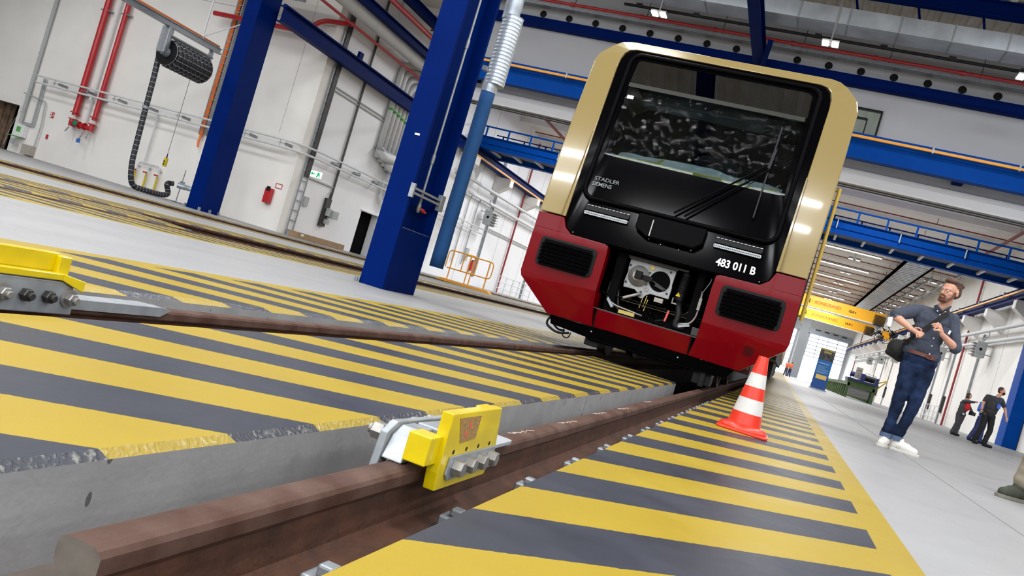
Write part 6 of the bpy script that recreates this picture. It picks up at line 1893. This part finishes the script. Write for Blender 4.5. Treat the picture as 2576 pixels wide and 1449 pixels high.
# ---- generic figure for the people farther off
def figure(name, label, o, hgt, fwd, J, cl, voxel=0.016):
    """o: origin (x, y); J: dict of joints in metres for a 1.8 m body, x across the view, y depth, z up; cl: clothing"""
    k = hgt / 1.8
    t = thing(name, label, 'person', (o[0], o[1], 0))
    G = lambda p: Vector((o[0] + p[0] * k, o[1] + p[1] * k, p[2] * k))
    J = {n: G(p) for n, p in J.items()}
    Rm = frame(fwd)
    b = MB()
    head(b, J['head'], Rm, k)
    cap(b, J['head'] + Vector((0, 0, -0.07 * k)), J['neck'], 0.055 * k, 0.06 * k)
    ch = (J['shR'] + J['shL']) / 2
    ell(b, ch + Vector((0, 0, -0.12 * k)), (0.17 * k, 0.11 * k, 0.17 * k)); ell(b, J['hip'] + Vector((0, 0, 0.1 * k)), (0.13 * k, 0.09 * k, 0.17 * k))
    for s_ in 'RL':
        cap(b, J['sh' + s_], J['el' + s_], 0.05 * k, 0.042 * k); cap(b, J['el' + s_], J['wr' + s_], 0.042 * k, 0.028 * k)
        dv = (J['wr' + s_] - J['el' + s_]).normalized()
        pe = J['wr' + s_] + dv * 0.075 * k
        sd_ = dv.cross(Vector((0, 1, 0))).normalized()
        hand(b, J['wr' + s_], pe, [[J['wr' + s_] + sd_ * 0.03 * k, pe + sd_ * 0.045 * k]] + [[pe + sd_ * (0.02 - i * 0.014) * k, pe + dv * (0.07 - 0.012 * abs(i - 1)) * k + sd_ * (0.022 - i * 0.016) * k] for i in range(4)], 0.009 * k)
        cap(b, J['hip'] + (J['kn' + s_] - J['hip']).normalized() * 0.05 + Vector(((-0.08 if s_ == 'R' else 0.08) * k, 0, -0.02)), J['kn' + s_], 0.08 * k, 0.055 * k); cap(b, J['kn' + s_], J['an' + s_], 0.055 * k, 0.038 * k)
        cap(b, J['an' + s_], J['an' + s_].lerp(J['toe' + s_], 0.7), 0.032 * k, 0.022 * k)
    fuse(b, 'body', 'skin', t, voxel * 0.75, 1)
    b = MB()
    bel = cl.get('belly', 1.0)
    ell(b, ch + Vector((0, 0, -0.10 * k)), (0.195 * k, 0.13 * k, 0.15 * k)); ell(b, (ch + J['hip']) / 2 + Vector((0, -0.02 * k, 0)), (0.18 * k * bel, 0.135 * k * bel, 0.2 * k)); ell(b, J['hip'] + Vector((0, 0, 0.12 * k)), (0.17 * k * bel, 0.13 * k * bel, 0.14 * k))
    cap(b, J['shR'], J['shL'], 0.07 * k, 0.07 * k)
    sl = cl.get('sleeve', 0.55)
    for s_ in 'RL':
        cap(b, J['sh' + s_], J['sh' + s_].lerp(J['el' + s_], min(sl, 1.0)), 0.07 * k, 0.066 * k)
        if sl > 1: cap(b, J['el' + s_], J['el' + s_].lerp(J['wr' + s_], 0.92), 0.06 * k, 0.046 * k)
    fuse(b, 'top', cl['top'], t, voxel, 2, wrinkle=0.006)
    b = MB()
    ell(b, J['hip'] + Vector((0, 0, 0.0)), (0.175 * k, 0.13 * k, 0.12 * k))
    for s_ in 'RL':
        hp = J['hip'] + Vector(((-0.085 if s_ == 'R' else 0.085) * k, 0, -0.02))
        cap(b, hp, J['kn' + s_], 0.1 * k, 0.08 * k); cap(b, J['kn' + s_], J['an' + s_] + Vector((0, 0, 0.0)), 0.08 * k, 0.075 * k)
    fuse(b, 'trousers', cl['legs'], t, voxel, 2, wrinkle=0.007)
    b = MB(); c_ = J['head']
    Q = lambda x, y, z: c_ + Rm @ Vector((x * k, y * k, z * k))
    ell(b, Q(0, -0.028, 0.05), (0.083 * k, 0.092 * k, 0.084 * k), Rm)
    if cl.get('long'): ell(b, Q(0, -0.03, -0.03), (0.10 * k, 0.085 * k, 0.11 * k), Rm)
    else: ell(b, Q(0, -0.05, 0.0), (0.078 * k, 0.06 * k, 0.07 * k), Rm)
    fuse(b, 'hair', cl.get('hair', 'hair'), t, voxel * 0.7, 1)
    if cl.get('mask'):
        b = MB(); ell(b, Q(0, 0.055, -0.045), (0.056 * k, 0.05 * k, 0.05 * k), Rm); b.build('face_mask', cl['mask'], t, smooth='all')
        b = MB()
        for sx in (-1, 1): b.tube([Q(sx * 0.05, 0.05, -0.03), Q(sx * 0.08, -0.01, 0.0)], 0.003, 5)
        b.build('mask_loop', cl['mask'], t)
    for s_ in 'RL':
        b = MB(); hp = J['an' + s_]; tp = J['toe' + s_]
        cap(b, Vector((hp.x, hp.y, 0.055)), Vector((tp.x, tp.y, 0.045)), 0.055 * k, 0.045 * k); ell(b, (hp.x, hp.y, 0.06), (0.05, 0.05, 0.06))
        fuse(b, 'shoe', cl.get('shoe', 'blackcloth'), t, voxel * 0.8, 1)
    return t, J, Rm
# man in charcoal tee
t, J, Rm = figure('person', 'man in charcoal polo shirt with blue lanyard and black face mask', (6.2, 29.6), 1.9, (0.85, -0.5, 0), dict(
    head=(0.22, 0, 1.69), neck=(0.15, 0, 1.52), shR=(-0.10, -0.02, 1.44), shL=(0.28, 0.02, 1.45), elR=(-0.19, -0.12, 1.20), wrR=(-0.21, -0.28, 1.02),
    elL=(0.44, 0.02, 1.20), wrL=(0.50, -0.05, 1.0), hip=(0.07, 0, 0.93), knR=(-0.04, -0.04, 0.50), knL=(0.21, 0, 0.50), anR=(-0.12, 0.02, 0.09), anL=(0.15, 0.0, 0.09), toeR=(-0.06, -0.14, 0.04), toeL=(0.33, -0.08, 0.04)),
    dict(top='tee', legs='blackcloth', mask='black', belly=1.12, sleeve=0.6, hair=mat('dark_grey_hair', (0.03, 0.022, 0.02), 0.7) and 'hair'))
b = MB(); p = Vector((6.42, 29.38, 1.32))
b.tube([(6.26, 29.48, 1.55), p + Vector((0, 0, 0.08)), (6.46, 29.46, 1.58)], 0.008, 5)
b.box(p.x - 0.05, p.x + 0.05, p.y - 0.01, p.y + 0.01, p.z - 0.08, p.z + 0.06); b.build('lanyard', 'blueid', t)
b = MB(); b.tube([(p_[0], p_[1], p_[2]) for p_ in [(J['wrR'].x + 0.045 * math.cos(a), J['wrR'].y + 0.045 * math.sin(a), J['wrR'].z) for a in [i * 0.5 for i in range(13)]]], 0.008, 5); b.build('wrist_band', 'black', t)
cm = thing('camera', 'small black camera held low by the man in the charcoal shirt', 'camera', (6.0, 29.2, 1.0))
b = MB(); b.box(J['wrR'].x - 0.02, J['wrR'].x + 0.12, J['wrR'].y - 0.08, J['wrR'].y + 0.02, J['wrR'].z - 0.16, J['wrR'].z - 0.06); b.build('camera_body', 'black', cm, bevel=0.01)
b = MB(); b.lathe((J['wrR'].x + 0.06, J['wrR'].y - 0.08, J['wrR'].z - 0.11), (0.3, -1, 0), [(0, 0.04), (0.1, 0.045)], 14); b.build('lens', 'darksteel', cm)
# woman with camera
t, J, Rm = figure('person', 'woman in grey jacket over red top with white mask, arm raised', (6.33, 34.0), 1.62, (0.9, -0.4, 0), dict(
    head=(0.12, 0, 1.68), neck=(0.08, 0, 1.52), shR=(-0.03, -0.05, 1.42), shL=(0.16, 0.12, 1.42), elR=(0.17, -0.22, 1.46), wrR=(0.32, -0.25, 1.50),
    elL=(0.30, 0.1, 1.2), wrL=(0.38, -0.1, 1.08), hip=(0.02, 0, 0.93), knR=(-0.04, -0.03, 0.5), knL=(0.07, 0.05, 0.5), anR=(-0.12, 0, 0.09), anL=(0.03, 0.05, 0.09), toeR=(-0.03, -0.12, 0.04), toeL=(0.14, -0.05, 0.04)),
    dict(top='greyj', legs='greyj', mask='whitem', sleeve=1.2, long=True))
b = MB(); ell(b, (6.46, 33.9, 1.12), (0.10, 0.09, 0.17)); fuse(b, 'red_blouse', 'redtop', t, 0.02, 1)
b = MB(); b.box(6.36, 6.42, 33.82, 33.84, 0.80, 0.87); b.build('badge', 'whitem', t)
cm = thing('camera', 'black camera with strap carried by the woman in grey', 'camera', (6.6, 33.7, 0.9))
b = MB(); b.box(6.52, 6.72, 33.62, 33.74, 0.86, 0.99); b.build('camera_body', 'black', cm, bevel=0.01)
b = MB(); b.lathe((6.62, 33.62, 0.92), (0.3, -1, 0), [(0, 0.05), (0.12, 0.055)], 14); b.build('lens', 'darksteel', cm)
# person half hidden in blue
t, J, Rm = figure('person', 'person in blue mostly hidden behind the man in charcoal', (6.72, 32.4), 1.68, (0.6, 0.8, 0), dict(
    head=(0.05, 0, 1.69), neck=(0.03, 0, 1.52), shR=(-0.17, 0, 1.44), shL=(0.2, 0, 1.44), elR=(-0.22, -0.1, 1.18), wrR=(-0.12, -0.25, 1.1),
    elL=(0.25, 0, 1.17), wrL=(0.22, -0.2, 1.08), hip=(0.0, 0, 0.93), knR=(-0.13, 0, 0.5), knL=(0.08, 0, 0.5), anR=(-0.26, 0, 0.09), anL=(0.1, 0, 0.09), toeR=(-0.16, -0.1, 0.04), toeL=(0.2, -0.1, 0.04)),
    dict(top='blueid', legs='navy', sleeve=1.2))
# two workers in orange
for k, (x, y, sx, lb) in enumerate(((0.62, 104, 1, 'left of two distant workers in orange vests beside the train'), (1.05, 106, -1, 'right of two distant workers in orange vests beside the train'))):
    t, J, Rm = figure('person', lb, (x, y), 1.8, (sx, -0.3, 0), dict(
        head=(0.0, 0, 1.69), neck=(0.0, 0, 1.52), shR=(-0.18, 0, 1.44), shL=(0.18, 0, 1.44), elR=(-0.2, -0.1, 1.18), wrR=(-0.05 + sx * .1, -0.25, 1.2),
        elL=(0.22, 0, 1.17), wrL=(0.1 + sx * .1, -0.2, 1.2), hip=(0.0, 0, 0.93), knR=(-0.1, 0, 0.5), knL=(0.1, 0, 0.5), anR=(-0.14, 0, 0.09), anL=(0.14, 0, 0.09), toeR=(-0.1, -0.15, 0.04), toeL=(0.2, -0.12, 0.04)),
        dict(top='vest', legs='greyj' if k == 0 else 'navy', sleeve=0.3), voxel=0.035)
# legs at the right frame edge
t = thing('person', 'person in khaki trousers and dark olive shoes cut off by the right edge', 'person', (2.0, 7.6, 0))
b = MB()
cap(b, (2.19, 7.62, 0.95), (2.03, 7.58, 0.50), 0.08, 0.055); cap(b, (2.03, 7.58, 0.5), (1.98, 7.62, 0.08), 0.055, 0.036); cap(b, (1.98, 7.62, 0.07), (1.87, 7.54, 0.05), 0.028, 0.022)
cap(b, (2.36, 7.6, 0.95), (2.26, 7.45, 0.5), 0.08, 0.055); cap(b, (2.26, 7.45, 0.5), (2.20, 7.35, 0.08), 0.055, 0.036); cap(b, (2.20, 7.35, 0.07), (2.10, 7.23, 0.05), 0.028, 0.022)
ell(b, (2.27, 7.66, 1.02), (0.17, 0.12, 0.15)); ell(b, (2.27, 7.68, 1.3), (0.18, 0.12, 0.25)); cap(b, (2.10, 7.68, 1.46), (2.44, 7.68, 1.46), 0.06, 0.06)
cap(b, (2.10, 7.68, 1.46), (2.06, 7.68, 1.15), 0.05, 0.04); cap(b, (2.06, 7.68, 1.15), (2.1, 7.55, 0.92), 0.04, 0.03); cap(b, (2.44, 7.68, 1.46), (2.5, 7.68, 1.15), 0.05, 0.04); cap(b, (2.5, 7.68, 1.15), (2.46, 7.55, 0.92), 0.04, 0.03)
HC2 = Vector((2.27, 7.64, 1.68)); HR2 = frame((-0.8, -0.5, 0)); head(b, HC2, HR2); cap(b, (2.27, 7.66, 1.6), (2.27, 7.68, 1.5), 0.055, 0.06)
hand(b, (2.1, 7.55, 0.92), (2.1, 7.53, 0.85), [[(2.08, 7.52, 0.87), (2.07, 7.5, 0.82)]] + [[(2.08 + i * 0.015, 7.53, 0.84), (2.08 + i * 0.015, 7.51, 0.77)] for i in range(4)])
fuse(b, 'body', 'skin', t, 0.011, 1)
b = MB()
cap(b, (2.19, 7.62, 0.93), (2.03, 7.57, 0.50), 0.12, 0.092); cap(b, (2.03, 7.57, 0.52), (1.972, 7.60, 0.17), 0.092, 0.075)
cap(b, (2.36, 7.6, 0.93), (2.28, 7.45, 0.5), 0.11, 0.088); cap(b, (2.28, 7.45, 0.52), (2.235, 7.36, 0.17), 0.088, 0.07); ell(b, (2.27, 7.64, 1.0), (0.19, 0.14, 0.12))
fuse(b, 'trousers', 'khaki', t, 0.01, 2, wrinkle=0.010, wsc=9)
b = MB(); ell(b, (2.27, 7.67, 1.28), (0.2, 0.14, 0.28)); cap(b, (2.10, 7.68, 1.46), (2.44, 7.68, 1.46), 0.075, 0.075); cap(b, (2.10, 7.68, 1.46), (2.06, 7.68, 1.2), 0.07, 0.065); cap(b, (2.44, 7.68, 1.46), (2.5, 7.68, 1.2), 0.07, 0.065)
fuse(b, 'top', 'greyj', t, 0.014, 2)
b = MB(); ell(b, HC2 + HR2 @ Vector((0, -0.03, 0.05)), (0.083, 0.092, 0.084), HR2); fuse(b, 'hair', 'hair', t, 0.012, 1)
eyes(HC2, HR2, t)
shoe(t, (2.02, 7.64, 0), (1.80, 7.50, 0), 'oshoe', 'osole', 1.1)
shoe(t, (2.24, 7.38, 0), (2.06, 7.16, 0), 'navy', 'osole', 1.1)
